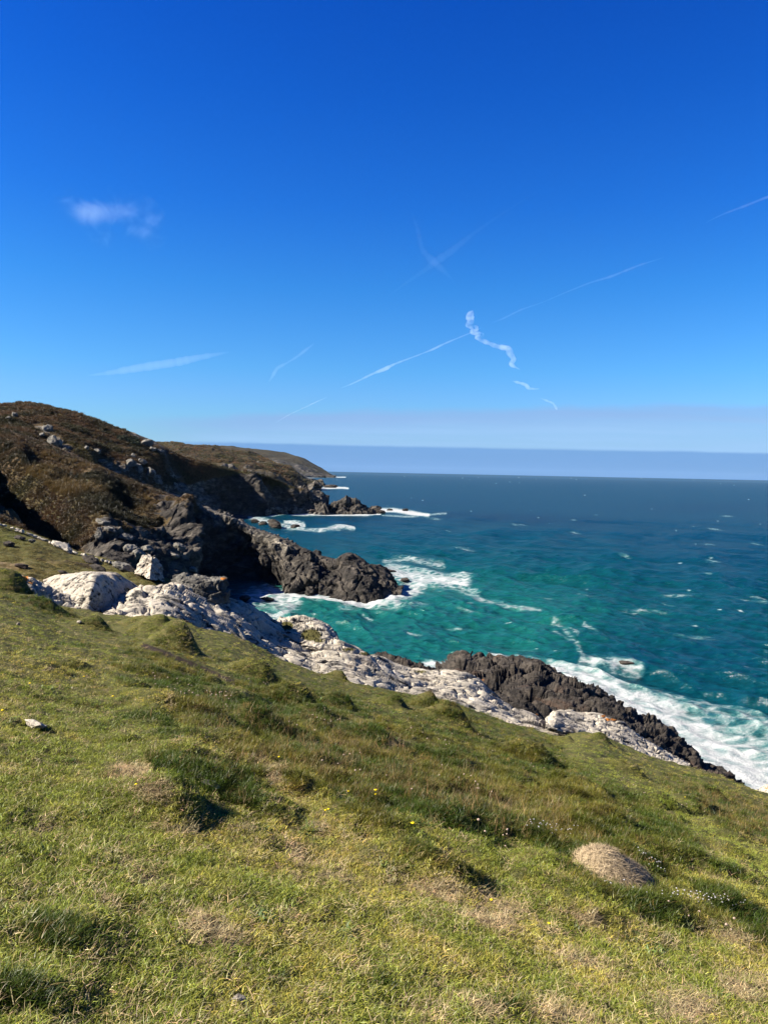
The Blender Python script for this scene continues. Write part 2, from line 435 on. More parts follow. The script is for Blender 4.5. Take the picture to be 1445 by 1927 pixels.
m, nt = newmat('sea_water'); b = NB(nt); M['sea'] = m
p = b.pos((1, 1, 1))
sh = b.attr('shallow').outputs['Fac']
body = b.ramp(sh, [(0.0, (0.0005, 0.0180, 0.0305)), (0.35, (0.0006, 0.0225, 0.0315)), (0.7, (0.001, 0.030, 0.032)), (1.0, (0.003, 0.050, 0.042))])
body = b.mix(b.math('MULTIPLY', b.attr('shade_or_thickness').outputs['Fac'], 0.75), body, (0.0005, 0.006, 0.016))  # water colour darkened where the cloud shadow is painted
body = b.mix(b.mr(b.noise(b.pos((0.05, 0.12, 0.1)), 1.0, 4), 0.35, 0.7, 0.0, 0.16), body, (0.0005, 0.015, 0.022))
pw = b.pos((1, 1.0, 1), (0, 0, R(25)))
pw2 = b.pos((0.55, 1.0, 1), (0, 0, R(-20)))
hw = b.math('ADD', b.math('MULTIPLY', b.noise(pw2, 0.32, 5, 0.62), 0.8), b.math('MULTIPLY', b.noise(pw2, 1.1, 5, 0.65), 0.45))
nv1 = b.n('ShaderNodeTexNoise', inp={'Scale': 0.9, 'Detail': 4.0, 'Roughness': 0.65, 'Vector': pw2}).outputs['Color']
def vm(op, a, c_):
    x = b.n('ShaderNodeVectorMath', operation=op)
    for i_, v_ in enumerate((a, c_)):
        if v_ is None: continue
        if isinstance(v_, bpy.types.NodeSocket): nt.links.new(v_, x.inputs[i_])
        else: x.inputs[i_].default_value = v_
    return x.outputs[0]
slope = vm('MULTIPLY', vm('SUBTRACT', nv1, (0.5, 0.5, 0.5)), (1.9, 1.9, 0.0))
wn = vm('NORMALIZE', vm('ADD', b.bump(hw, 0.8, 1.0), slope), None)
# foam: density from the mesh, broken up by noise and laced by cell borders
fd = b.attr('foam').outputs['Fac']
fn = b.noise(b.pos((0.8, 1.2, 1.0), (0, 0, R(-25))), 0.55, 8, 0.74, 0.8)
fn2 = b.noise(p, 2.6, 5, 0.7)
wv = b.n('ShaderNodeMix', data_type='RGBA', blend_type='LINEAR_LIGHT', inp={0: 0.55})
nt.links.new(p, wv.inputs[6]); nt.links.new(b.n('ShaderNodeTexNoise', inp={'Scale': 0.6, 'Detail': 3.0, 'Vector': p}).outputs['Color'], wv.inputs[7])
vo = b.n('ShaderNodeTexVoronoi', feature='DISTANCE_TO_EDGE', inp={'Scale': 0.42, 'Vector': wv.outputs[2]})
lace = b.mr(vo.outputs[0], 0.0, 0.3, 0.16, -0.12)
g = b.math('ADD', b.math('ADD', fd, b.math('MULTIPLY', b.math('SUBTRACT', fn, 0.5), 1.25)), b.math('MULTIPLY', b.math('SUBTRACT', fn2, 0.5), 0.45))
g = b.math('ADD', g, b.math('MULTIPLY', lace, b.mr(fd, 0.1, 0.6)))
fn3 = b.noise(p, 9.0, 4, 0.7)
g = b.math('ADD', g, b.math('MULTIPLY', b.math('SUBTRACT', fn3, 0.5), 0.35))
foam = b.math('MULTIPLY', b.math('MULTIPLY', b.mr(g, 0.40, 1.12), b.mr(fd, 0.03, 0.3)), 0.96)
aer = b.math('MULTIPLY', b.mr(g, 0.1, 0.7), b.mr(fd, 0.1, 0.6))
body = b.mix(b.math('MULTIPLY', aer, 0.55), body, (0.04, 0.125, 0.115))
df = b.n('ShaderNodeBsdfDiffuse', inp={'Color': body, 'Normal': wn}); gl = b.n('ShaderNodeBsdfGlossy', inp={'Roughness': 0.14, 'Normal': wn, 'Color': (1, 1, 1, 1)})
fr = b.n('ShaderNodeFresnel', inp={'IOR': 1.33, 'Normal': wn})
wbm = b.n('ShaderNodeMixShader', inp={0: b.math('MINIMUM', b.math('MULTIPLY', fr.outputs[0], 0.8), 0.24)}); nt.links.new(df.outputs[0], wbm.inputs[1]); nt.links.new(gl.outputs[0], wbm.inputs[2]); wb = wbm.outputs[0]
fb = b.bsdf((0.30, 0.31, 0.31), 0.9, 0.1, b.bump(b.math('ADD', fn2, fn), 0.8, 0.35))
ms = b.n('ShaderNodeMixShader'); nt.links.new(foam, ms.inputs[0]); nt.links.new(wb, ms.inputs[1]); nt.links.new(fb, ms.inputs[2])
b.out(ms.outputs[0])
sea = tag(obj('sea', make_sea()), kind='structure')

# ------------------------------------------------------------------ hillsides and headlands (lofted through their own profile lines)
PATCH = {}
def add_patch(name, rows, nu, nv, mat, disp=None, attrs=None, seed=0, crop=None):
    V = loft(rows, nu, nv)
    N, sg = face_camera(V, gnormals(V))
    P = V.reshape(-1, 3); px, py = proj(P)
    A = attrs(P, px, py, N.reshape(-1, 3), nv, nu) if attrs else {}
    if disp is not None:
        d = disp(P, px, py, A, nv, nu)
        P = P + N.reshape(-1, 3) * d[:, None]
    V = P.reshape(nv, nu, 3)
    q = gridq(nv, nu)
    if sg < 0: q = q[:, ::-1]
    me = mesh_from(name, V, q, mat, {k: v for k, v in A.items() if not k.startswith('_')})
    o = obj(name, me)
    px, py = proj(P)
    N2 = gnormals(V) * sg
    PATCH[name] = dict(V=P, N=N2.reshape(-1, 3), px=px, py=py, nv=nv, nu=nu, A=A)
    return o

def vis(name, px, py, rad=4):
    """nearest surface point of a patch at a pixel: (index)"""
    p = PATCH[name]; d = np.hypot(p['px'] - px, p['py'] - py)
    c = np.where(d < max(rad, d.min() + 0.6))[0]
    return c[np.argmin(p['V'][c, 1])]

def gully(px, py, pts, wdt, sharp=1.0):
    d, t = segdist(px, py, pts)
    return np.exp(-(d / wdt) ** 2)

# farthest headland, about 3 km off
def a_far(P, px, py, N, nv, nu):
    v = np.repeat(np.linspace(0, 1, nv), nu)
    n = fbm(P / 160, 4)
    return {'rock': np.clip(0.05 + 0.75 * sstep(0.55, 0.95, v) + 0.25 * n, 0, 1), 'green': np.clip(0.45 + 0.6 * fbm(P / 400 + 5, 3), 0, 1), 'pale': 0 * v + 0.15}
rows = [[(250, 872, 4400), (350, 856, 4400), (430, 852, 4300), (500, 862, 4300), (545, 864, 4200), (575, 876, 4100), (605, 893, 4000), (634, 899, 3900)],
        [(250, 866, 3600), (350, 846, 3550), (430, 840, 3500), (500, 848, 3480), (530, 852, 3460), (568, 862, 3420), (600, 879, 3380), (631, 896.5, 3300)],
        [(250, 876, 3300), (350, 860, 3250), (430, 850, 3200), (500, 860, 3150), (535, 866, 3150), (575, 878, 3150), (605, 889, 3200), (632, 897, 3280)],
        [(250, 893, 2500), (350, 893, 2550), (430, 893, 2600), (500, 896, 2700), (545, 897, 2750), (585, 898, 2850), (610, 898.5, 2950), (632, 898.8, 3080)]]
tag(add_patch('far_headland', rows, 260, 90, M['hill_farther'], lambda P, px, py, A, nv, nu: 14 * ridged(P * np.array([1, 1, 0.4]) / 150, 4) * A['rock'] + 7 * fbm(P / 90, 4), a_far), kind='structure')

# third headland, about 1 km off
def a_third(P, px, py, N, nv, nu):
    v = np.repeat(np.linspace(0, 1, nv), nu)
    n = fbm(P / 50, 4)
    return {'rock': np.clip(0.12 + 0.7 * sstep(0.5, 0.8, v) + 0.45 * n + 0.5 * sstep(560, 600, px), 0, 1), 'green': np.clip(0.35 + 0.9 * fbm(P / 120 + 5, 3), 0, 1), 'pale': np.clip(0.3 + 0.5 * fbm(P / 60 + 9, 2), 0, 1)}
rows = [[(240, 850, 1700), (330, 850, 1600), (390, 855, 1500), (450, 866, 1400), (510, 884, 1300), (556, 902, 1250), (588, 912, 1150), (606, 918, 1120)],
        [(240, 832, 1250), (330, 836, 1200), (390, 840, 1160), (450, 850, 1120), (505, 863, 1090), (548, 884, 1070), (582, 903, 1050), (605, 913, 1030)],
        [(240, 850, 1050), (330, 850, 1020), (390, 856, 1010), (450, 866, 1000), (505, 880, 1000), (550, 898, 1005), (582, 909, 1010), (605, 915.5, 1022)],
        [(240, 905, 820), (330, 908, 840), (390, 910, 860), (450, 914, 880), (505, 919, 900), (550, 920.3, 970), (585, 919.8, 1000), (606, 919.6, 1020)],
        [(240, 925, 780), (330, 926, 800), (390, 926, 830), (450, 926, 860), (505, 926, 880), (550, 925, 950), (585, 924, 980), (606, 922, 1010)]]
tag(add_patch('third_headland', rows, 420, 150, M['hill_far'], lambda P, px, py, A, nv, nu: (12 * ridged(P * np.array([1, 1, 0.35]) / 45, 4) + 2) * A['rock'] + 5.0 * fbm(P / 35, 5), a_third), kind='structure')

# second hill: heather skyline, cliffs of the far cove, low rocky point
def a_hill2(P, px, py, N, nv, nu):
    n = fbm(P / 22, 4); n2 = fbm(P / 60 + 4, 3)
    topc = np.interp(px, [-200, 320, 400, 445, 500, 560, 600, 720], [980, 905, 897, 890, 905, 925, 930, 950])
    rock = sstep(-6, 8, py - topc) * (px > 330)
    rock = np.clip(rock * 0.9 + sstep(560, 600, px) + 0.35 * n * sstep(0, 60, py - 780), 0, 1)
    # outcrop bands on the hillside
    for pts, wd in (([(70, 800), (100, 822), (130, 850)], 9), ([(160, 846), (200, 862), (245, 872), (290, 895), (345, 922)], 9), ([(250, 815), (300, 838), (335, 870), (360, 890)], 8), ([(110, 845), (180, 878), (250, 900)], 6)):
        rock = np.maximum(rock, 0.55 * gully(px, py, pts, wd) + 0.3 * n * gully(px, py, pts, wd * 2))
    pale = np.clip(0.75 * sstep(430, 380, px) + 0.55 * gully(px, py, [(480, 905), (505, 935)], 14) + 0.35 * sstep(560, 600, px) * sstep(950, 940, py) + 0.4 * n2, 0, 1)
    green = np.clip(gully(px, py, [(410, 880), (450, 890), (500, 905), (540, 920)], 9) + 0.5 * n2 + 0.1, 0, 1)
    return {'rock': rock, 'pale': pale, 'green': green}
def d_hill2(P, px, py, A, nv, nu):
    g = 1.8 * fbm(P / 30, 5) + 0.8 * fbm(P / 6, 3)
    g += A['rock'] * (4.5 * ridged(P * np.array([1, 1, 0.3]) / 26, 5) + 1.3 * ridged(P / 6 + 3, 3)) * sstep(300, 420, px)
    g += A['rock'] * 1.6 * ridged(P / 7, 4) * (px < 430)
    g -= 7 * gully(px, py, [(330, 870), (400, 915), (450, 950)], 22) + 4 * gully(px, py, [(190, 860), (260, 890), (330, 925)], 12)
    g += 5 * gully(px, py, [(470, 905), (500, 935), (520, 960)], 14) - 5 * gully(px, py, [(500, 910), (535, 940)], 9)
    g += 4 * gully(px, py, [(575, 925), (600, 945), (610, 962)], 14) - 4 * gully(px, py, [(618, 946), (625, 965)], 7) + 3.5 * gully(px, py, [(655, 942), (665, 962)], 14)
    v = np.repeat(np.linspace(0, 1, nv), nu)
    return g * np.clip((py < 975), 0.2, 1) * (1 - 0.7 * np.exp(-((v - .2) / .05) ** 2))
rows = [[(-200, 780, 560), (0, 800, 540), (60, 800, 540), (150, 820, 530), (250, 850, 520), (320, 870, 520), (370, 890, 520), (420, 905, 520), (445, 912, 520), (500, 920, 520), (545, 930, 510), (575, 945, 500), (600, 950, 500), (618, 958, 495), (640, 955, 495), (668, 955, 495), (692, 963, 490), (714, 967, 485)],
        [(-200, 735, 430), (0, 758, 400), (60, 759, 400), (150, 779, 400), (250, 814, 405), (320, 844, 410), (370, 864, 420), (420, 878, 430), (445, 886, 440), (500, 895, 450), (545, 914, 455), (575, 929, 460), (600, 936, 462), (618, 948, 463), (640, 944, 465), (668, 943, 466), (692, 957, 468), (714, 964, 470)],
        [(-200, 800, 340), (0, 800, 335), (60, 812, 335), (150, 840, 340), (250, 870, 350), (320, 888, 370), (370, 895, 395), (420, 902, 420), (445, 903, 430), (500, 908, 445), (545, 930, 450), (575, 942, 456), (600, 950, 458), (618, 956, 460), (640, 953, 461), (668, 953, 463), (692, 962, 466), (714, 966, 469)],
        [(-200, 880, 290), (0, 880, 290), (60, 890, 295), (150, 905, 300), (250, 920, 320), (320, 930, 350), (370, 938, 385), (420, 940, 412), (445, 940, 422), (490, 944, 430), (535, 950, 446), (570, 956, 452), (598, 961, 455), (616, 963, 457), (640, 962, 458), (668, 963, 461), (692, 966, 465), (714, 967, 468)],
        [(-200, 960, 250), (0, 960, 250), (60, 965, 255), (150, 968, 270), (250, 969, 300), (320, 969, 340), (370, 969, 380), (420, 970, 405), (450, 970, 413), (480, 969, 422), (530, 969, 436), (565, 969.5, 442), (596, 970, 445), (616, 970, 448), (640, 970, 450), (668, 970, 452), (692, 970, 456), (716, 969, 463)],
        [(-200, 985, 250), (0, 985, 250), (60, 985, 255), (150, 985, 270), (250, 985, 300), (320, 985, 340), (370, 980, 380), (420, 979, 405), (450, 979, 413), (480, 978, 422), (530, 978, 436), (565, 977, 442), (596, 977, 445), (616, 977, 448), (640, 977, 450), (668, 977, 452), (692, 976, 456), (716, 974, 463)]]
tag(add_patch('second_hill', rows, 760, 300, M['hill'], d_hill2, a_hill2), kind='structure')

# near hill: bracken slope, black inlet and the rocky promontory
def a_hill1(P, px, py, N, nv, nu):
    n = fbm(P / 9, 4); n2 = fbm(P / 25 + 4, 3)
    crest = np.interp(px, [0, 130, 250, 330, 400, 500, 540], [803, 850, 902, 932, 958, 1003, 1015])
    rock = sstep(960, 985, py + 30 * n2 - 0.1 * (px - 250)) * sstep(150, 215, px) + sstep(295, 385, px + 60 * n + 0.6 * (py - crest))
    rock += 0.5 * sstep(70, 20, px) * sstep(925, 945, py) * sstep(1000, 960, py)
    rock = np.clip(rock + 0.25 * n, 0, 1)
    pale = np.clip(0.30 * gully(px, py, [(190, 985), (260, 1010), (330, 1040), (380, 1065)], 40) + 0.75 * gully(px, py, [(340, 940), (430, 974), (500, 1008), (545, 1030)], 13) + 0.15 * n2, 0, 1) * sstep(580, 540, px)
    green = np.clip(0.35 + 0.8 * n2 - 0.5 * sstep(40, 0, py - crest), 0, 1)
    return {'rock': rock, 'pale': pale, 'green': green}
def d_hill1(P, px, py, A, nv, nu):
    g = 1.6 * fbm(P / 16, 4) + 0.7 * fbm(P / 4, 3)
    f1, f2, hid, off = worley(P * np.array([1, 1, 0.55]) / 4.2 + 0.35 * np.stack([perlin(P / 3), perlin(P / 3 + 7), perlin(P / 3 + 13)], 1))
    blk = (JT[hid][:, 0] - 0.5) * 1.5 - 0.8 * np.exp(-(f2 - f1) / 0.07)
    g += A['rock'] * (2.0 * ridged(P * np.array([1, 1, 0.45]) / 13, 5) + blk + 0.5 * ridged(P / 1.9, 3))
    # gullies that keep their eastern flank out of the sun
    g -= 11 * gully(px, py, [(-60, 835), (0, 880), (60, 925), (105, 965), (150, 1020)], 36)
    g += 4.5 * gully(px, py, [(-130, 790), (-85, 850), (-60, 930)], 36)
    g -= 3 * gully(px, py, [(60, 850), (110, 868), (150, 880)], 14)
    g += 1.5 * gully(px, py, [(-60, 800), (40, 850), (90, 885)], 16)
    g -= 3.5 * gully(px, py, [(230, 925), (300, 960), (350, 985)], 20)
    g -= 7 * gully(px, py, [(410, 1040), (450, 1070), (485, 1105)], 36)
    g += 3.5 * gully(px, py, [(345, 960), (352, 1000), (360, 1050)], 16)
    g += 1.6 * gully(px, py, [(580, 1075), (590, 1095), (590, 1112)], 24) - 0.8 * gully(px, py, [(632, 1056), (640, 1075), (625, 1115)], 7) + 2.0 * gully(px, py, [(660, 1060), (680, 1090), (700, 1112)], 26)
    v = np.repeat(np.linspace(0, 1, nv), nu)
    return g * np.where(px > 600, 0.55, 1) * (1 - 0.9 * np.exp(-((v - .2) / .06) ** 2))
rows = [[(-200, 800, 300), (0, 840, 290), (70, 860, 280), (130, 885, 270), (190, 910, 262), (250, 935, 255), (330, 962, 245), (400, 985, 235), (450, 1005, 228), (487, 1015, 222), (530, 1030, 215), (570, 1045, 205), (606, 1060, 198), (632, 1064, 192), (656, 1062, 188), (681, 1072, 182), (715, 1088, 176), (738, 1100, 170), (757, 1108, 165)],
        [(-200, 755, 218), (0, 803, 212), (70, 828, 208), (130, 851, 204), (190, 877, 200), (250, 903, 195), (330, 933, 188), (400, 959, 182), (450, 979, 178), (487, 996, 177), (530, 1009, 174), (570, 1029, 172), (606, 1046, 169), (632, 1052, 168), (656, 1048, 166), (681, 1058, 164), (715, 1079, 161), (738, 1096, 159), (757, 1109, 157.5)],
        [(-200, 815, 175), (0, 860, 168), (70, 880, 163), (130, 903, 160), (190, 920, 159), (250, 936, 161), (330, 958, 168), (400, 985, 173), (450, 1008, 173), (487, 1022, 171), (530, 1036, 167), (570, 1055, 165), (606, 1068, 163), (632, 1070, 162.5), (656, 1068, 161), (681, 1080, 159), (715, 1095, 157.5), (738, 1104, 157), (757, 1110, 156.8)],
        [(-200, 900, 135), (0, 935, 130), (70, 955, 125), (130, 975, 122), (190, 985, 125), (250, 1000, 132), (330, 1025, 145), (400, 1050, 163), (450, 1065, 168), (487, 1075, 166), (530, 1080, 160), (570, 1085, 158), (606, 1095, 156), (632, 1096, 155.2), (656, 1095, 154), (681, 1104, 153), (715, 1110, 154), (738, 1112, 155), (756, 1112, 155.5)],
        [(-200, 985, 95), (0, 1015, 100), (70, 1040, 100), (130, 1060, 102), (190, 1080, 105), (250, 1095, 112), (330, 1115, 124), (400, 1122, 142), (450, 1118, 152), (487, 1114, 156.5), (530, 1117, 154), (565, 1119, 154), (604, 1121, 154), (630, 1123, 152.5), (656, 1127, 150.5), (680, 1130, 149.5), (712, 1127, 151), (738, 1121, 153.5), (755, 1115, 155)],
        [(-200, 1050, 90), (0, 1060, 96), (70, 1080, 97), (130, 1095, 99), (190, 1110, 102), (250, 1125, 109), (330, 1145, 121), (400, 1145, 139), (450, 1138, 149), (487, 1132, 154), (530, 1133, 152), (565, 1135, 152), (604, 1137, 152), (630, 1139, 150.5), (656, 1143, 148.5), (680, 1146, 147.5), (712, 1143, 149), (738, 1137, 151.5), (755, 1129, 153.5)]]
tag(add_patch('near_hill', rows, 860, 360, M['hill'], d_hill1, a_hill1), kind='structure')

# ------------------------------------------------------------------ the turf slope the photograph is taken from
EDGE = [(-700, 1010, 40), (-300, 1055, 38), (0, 1096, 36), (60, 1120, 36.5), (110, 1141, 37.5), (160, 1147, 38), (200, 1156, 37.5), (260, 1161, 37), (310, 1157, 37.5), (335, 1164, 38), (380, 1182, 39),
        (430, 1191, 40), (470, 1207, 41), (520, 1237, 41.5), (560, 1252, 41), (610, 1271, 40.5), (650, 1283, 40.5), (700, 1293, 41), (760, 1306, 42), (840, 1316, 42.5),
        (900, 1341, 42.5), (960, 1361, 42), (1000, 1371, 41.5), (1040, 1385, 41), (1062, 1386, 42), (1100, 1376, 43), (1130, 1382, 43), (1180, 1406, 42.5), (1230, 1427, 42),
        (1290, 1441, 41.5), (1330, 1452, 40), (1375, 1471, 38.5), (1445, 1493, 37), (1600, 1545, 35), (2200, 1700, 32)]
E = np.array(EDGE, float); EP = at(E[:, 0], E[:, 1], E[:, 2]); EX = EP[:, 0] / EP[:, 1]
ECORR = EP[:, 2] - (H - 1.5 - 0.24 * EP[:, 1] - 0.25 * EP[:, 0])

def plane(x, y):
    X = x / np.maximum(y, 1.0)
    ye = np.interp(X, EX, E[:, 2]); c = np.interp(X, EX, ECORR)
    t = np.clip(y / ye, 0, 1.0)
    z = H - 1.5 - 0.24 * y - 0.25 * x + c * t * t
    o = y - ye
    z = z - 0.62 * np.maximum(o, 0) - np.where(o > 0, 0.25 * (1 - np.exp(-o / 0.8)), 0)
    z = np.where(x < 0, z, z)
    return z, o

def ground_hit(px, py):
    """turf point under a photograph pixel, before humps are added"""
    v = at(px, py, 1.0); d = 3.0
    lo, hi = 1.2, 60.0
    for k in range(300):
        d = lo * (hi / lo) ** (k / 299.0)
        q = at(px, py, d)
        if plane(q[0], q[1])[0] >= q[2]: return q
    return at(px, py, 40.0)

# humps: photograph pixel, half width (m), half depth (m), height (m), turn
HUMPS = [(335, 1452, .55, .42, .30, -0.5), (300, 1470, .6, .4, .14, 0), (490, 1282, .9, .55, .42, -.4), (338, 1222, .9, .6, .55, -.4), (492, 1372, .7, .5, .38, -.3), (700, 1398, .8, .6, .38, -.3), (300, 1195, 1.2, .7, .5, -.3),
         (110, 1765, .30, .2, .08, -.4), (15, 1890, .30, .22, .08, -.3), (640, 1225, .8, .5, .4, 0), (805, 1335, .9, .6, .5, -.3), (850, 1365, 1.1, .5, .5, -.4), (1170, 1640, .62, .50, .30, -.5), (1015, 1600, .35, .3, .14, 0), (870, 1555, .5, .35, .22, -.2),
         (760, 1530, .9, .35, .26, -.25), (680, 1518, .5, .35, .22, 0), (640, 1490, .7, .35, .22, -.2), (930, 1572, .6, .35, .2, -.2), (1000, 1590, .5, .3, .2, -.2), (1110, 1500, .8, .5, .32, -.4), (1000, 1430, 1, .6, .36, -.4), (960, 1470, 1, .5, .3, -.4), (20, 1120, 1.6, .8, .75, -.2), (90, 1150, 1.5, .6, .35, -.2),
         (270, 1180, 1.0, .5, .35, -.3), (180, 1185, .8, .4, .3, 0), (270, 1265, .9, .5, .25, -.3), (85, 1262, .7, .4, .2, -.3), (130, 1250, .6, .4, .18, 0), (60, 1370, .4, .3, .10, 0), (440, 1310, .8, .5, .28, -.3), (560, 1330, .8, .5, .3, -.3),
         (1140, 1660, .8, .3, .18, -.4), (1080, 1690, .5, .3, .16, -.3), (1220, 1720, .6, .3, .14, -.4), (1360, 1760, .5, .35, .14, -.4), (1300, 1560, .7, .4, .22, -.4), (1240, 1520, .8, .4, .26, -.4), (1330, 1495, .9, .5, .3, -.4), (1060, 1400, .8, .5, .3, -.3), (1130, 1395, .9, .4, .3, -.4),
         (390, 1352, .7, .45, .3, -.3), (300, 1330, .6, .4, .22, -.3), (580, 1440, .6, .4, .24, -.3), (515, 1460, .4, .3, .2, -.2), (560, 1520, .5, .3, .16, -.3), (425, 1500, .45, .25, .12, -.5), (720, 1440, .7, .4, .25, -.3), (830, 1430, .8, .4, .28, -.3), (900, 1500, .7, .4, .25, -.3), (1230, 1620, .8, .35, .2, -.5), (1390, 1640, .7, .4, .22, -.4), (1180, 1455, .9, .5, .3, -.4), (740, 1330, .8, .5, .32, -.3), (640, 1330, .8, .4, .28, -.3)]
rh = np.random.default_rng(21)
for k in range(270):                         # smaller humps all through the rough grass
    hx = rh.uniform(230, 1430); hy = 1230 + 0.24 * (hx - 230) + rh.uniform(20, 290)
    if hy > 1740: continue
    sc_ = rh.uniform(0.35, 1.0)
    HUMPS.append((hx, hy, .55 * sc_ + .1, .38 * sc_ + .08, .07 + .26 * sc_ * rh.random(), -0.35 + 0.3 * rh.normal()))
HP = []
for h in HUMPS:
    q = ground_hit(h[0], h[1]); HP.append((q[0], q[1]) + tuple(h[2:]))

def rough_mask(px, py):
    r = 0 * px
    for cx, cy, a, bb, an, st in ((640, 1400, 420, 120, .28, 1.1), (1000, 1480, 420, 120, .30, 1.1), (1150, 1640, 160, 70, .45, 1.0), (330, 1440, 70, 40, .3, .9), (440, 1490, 80, 40, .5, .9), (1360, 1720, 120, 60, .4, .9),
                              (90, 1755, 60, 18, .1, .7), (15, 1885, 60, 30, .2, .7), (330, 1260, 150, 60, .35, .8), (60, 1130, 110, 26, .3, 1.0), (1350, 1520, 180, 50, .4, 1.0), (850, 1330, 260, 40, .28, .9), (700, 1850, 30, 15, 0, .6), (930, 1895, 60, 20, 0, .6), (880, 1650, 60, 20, .2, .5)):
        r = np.maximum(r, st * gauss(px, py, cx, cy, a, bb, an))
    pathd, _ = segdist(px, py, [(1070, 1395), (1130, 1440), (1260, 1510), (1450, 1640)])
    return r * (1 - 0.75 * np.exp(-(pathd / 22.0) ** 2))

def ground(x, y, detail=True):
    z, o = plane(x, y)
    P = np.stack([x, y, 0 * x], 1)
    inside = 1 - sstep(-0.5, 1.5, o)
    hm = np.zeros(len(x))
    for (cx, cy, a, bb, hh, an) in HP:
        m = (np.abs(x - cx) < 2.6 * max(a, bb)) & (np.abs(y - cy) < 2.6 * max(a, bb))
        if m.any():
            aw = .8 * a * np.where(x[m] > cx + .1 * a, .5, 1.15); e = (1.3 if cy > 14 else 0.66) * hh * np.exp(-(np.hypot((x[m] - cx - .1 * a) / aw, (y[m] - cy - .25 * (x[m] - cx) * an) / (.8 * bb))) ** 2.4)
            hm[m] = np.maximum(hm[m], e) + 0.25 * np.minimum(hm[m], e)
    z += hm
    px, py = proj(np.stack([x, y, z], 1)); rg = np.clip(rough_mask(px, py), 0, 1)
    near = np.clip(y / 12, 0.15, 1)
    z += inside * (0.10 * near * fbm(P * np.array([0.45, 0.8, 1]), 3) + rg * 0.09 * fbm(P * np.array([1.1, 1.8, 1]), 4) + 0.022 * fbm(P * 3.0, 3) + 0.016 * ridged(P * 5.5, 3))
    z += (1 - inside) * 1.0 * fbm(P * 0.45, 4)
    return z, o, px, py, rg

def make_turf():
    yy = [-6, -4.5, -3, -2, -1.2, -.6, -.2, .1]
    yv = .3
    while yv < 95:
        yy.append(yv); yv += min(max(.0062 * yv, .012), .35)
    yy = np.array(yy); X = np.concatenate([np.linspace(-1.3, -.62, 40), np.linspace(-.615, .6, 680), np.linspace(.61, 1.5, 40)])
    eff = .93 * np.maximum(yy, 0) + 1.6 * np.exp(-np.maximum(yy, 0) / 2.0)
    x = (X[None, :] * eff[:, None]); y = np.repeat(yy[:, None], len(X), 1)
    z, o, px, py, rg = ground(x.ravel(), y.ravel())
    V = np.stack([x.ravel(), y.ravel(), z], 1)
    nv, nu = len(yy), len(X); N = gnormals(V.reshape(nv, nu, 3)); N *= np.sign(N[..., 2:3])
    px, py = proj(V)
    PATCH['turf'] = dict(V=V, N=N.reshape(-1, 3), px=px, py=py, nv=nv, nu=nu, A={'o': o, 'rough': rg})
    q = gridq(nv, nu)
    bare = 0.8 * gully(px, py, [(270, 1215), (300, 1225), (390, 1262), (440, 1285)], 7) + 0.7 * gully(px, py, [(330, 1265), (370, 1275)], 5) + .7 * gully(px, py, [(740, 1390), (790, 1405)], 5) + gauss(px, py, 430, 1885, 50, 16) + .9 * gauss(px, py, 300, 1655, 36, 10) + .7 * gauss(px, py, 715, 1790, 24, 14) + .8 * gauss(px, py, 1260, 1830, 60, 10, .3) + .8 * gauss(px, py, 860, 1600, 40, 8, .3) + .7 * gauss(px, py, 270, 1655, 40, 10) + .8 * gauss(px, py, 500, 1600, 30, 6) + .7 * gauss(px, py, 60, 1570, 40, 8) + .7 * gauss(px, py, 1310, 1585, 30, 6, .4)
    PATCH['turf']['A']['bare'] = bare
    tan_ = 0 * px
    for cx, cy, a, bb, st in TAN: tan_ = np.maximum(tan_, st * gauss(px, py, cx, cy, a, bb, .25))
    me = mesh_from('turf_slope', V, q, M['turf'], {'rock': sstep(0.1, 1.2, o), 'bare': bare, 'tan': tan_, 'rough': rg})
    return me
# patches of dead, straw coloured turf
TAN = [(250, 1452, 40, 14, 1), (290, 1480, 22, 16, .8), (520, 1460, 22, 16, .9), (400, 1760, 70, 40, .55), (560, 1620, 60, 22, .6), (600, 1650, 70, 30, .5), (870, 1690, 150, 26, .75), (930, 1740, 120, 24, .6), (1110, 1730, 38, 20, .95), (1355, 1757, 45, 18, 1.0), (1110, 1820, 90, 16, .7),
       (1280, 1905, 50, 30, 1.0), (740, 1900, 90, 22, .6), (1040, 1910, 110, 18, .6), (240, 1640, 100, 22, .5), (100, 1560, 70, 16, .35), (470, 1750, 36, 16, .5), (1405, 1860, 50, 34, .9), (620, 1560, 80, 16, .4), (330, 1560, 100, 20, .35), (530, 1725, 30, 12, .8), (1340, 1650, 30, 10, .7),
       (735, 1400, 14, 8, .9), (180, 1700, 80, 14, .4), (470, 1425, 12, 14, .8), (1210, 1765, 90, 14, .6), (900, 1900, 60, 14, .6)]
m, nt = newmat('turf_soil'); b = NB(nt); M['turf'] = m
p = b.pos()
n1 = b.noise(p, 2.2, 6, 0.65); n2 = b.noise(p, 14, 5, 0.7); n3 = b.noise(p, 60, 3, 0.6)
c = b.ramp(b.math('ADD', b.math('MULTIPLY', n1, 0.5), b.math('MULTIPLY', n2, 0.5)), [(0.36, (0.028, 0.028, 0.008)), (0.5, (0.055, 0.055, 0.016)), (0.64, (0.10, 0.08, 0.034))])
c = b.mix(b.mr(b.math('ADD', b.attr('tan').outputs['Fac'], b.math('MULTIPLY', b.math('SUBTRACT', n2, 0.5), 0.8)), 0.4, 0.7), c, (0.15, 0.108, 0.062))
c = b.mix(b.mr(b.math('ADD', b.attr('bare').outputs['Fac'], b.math('MULTIPLY', b.math('SUBTRACT', n2, 0.5), 1.2)), 0.45, 0.6), c, (0.026, 0.018, 0.013))
q1 = b.noise(p, 1.0, 7, 0.68, 0.5)
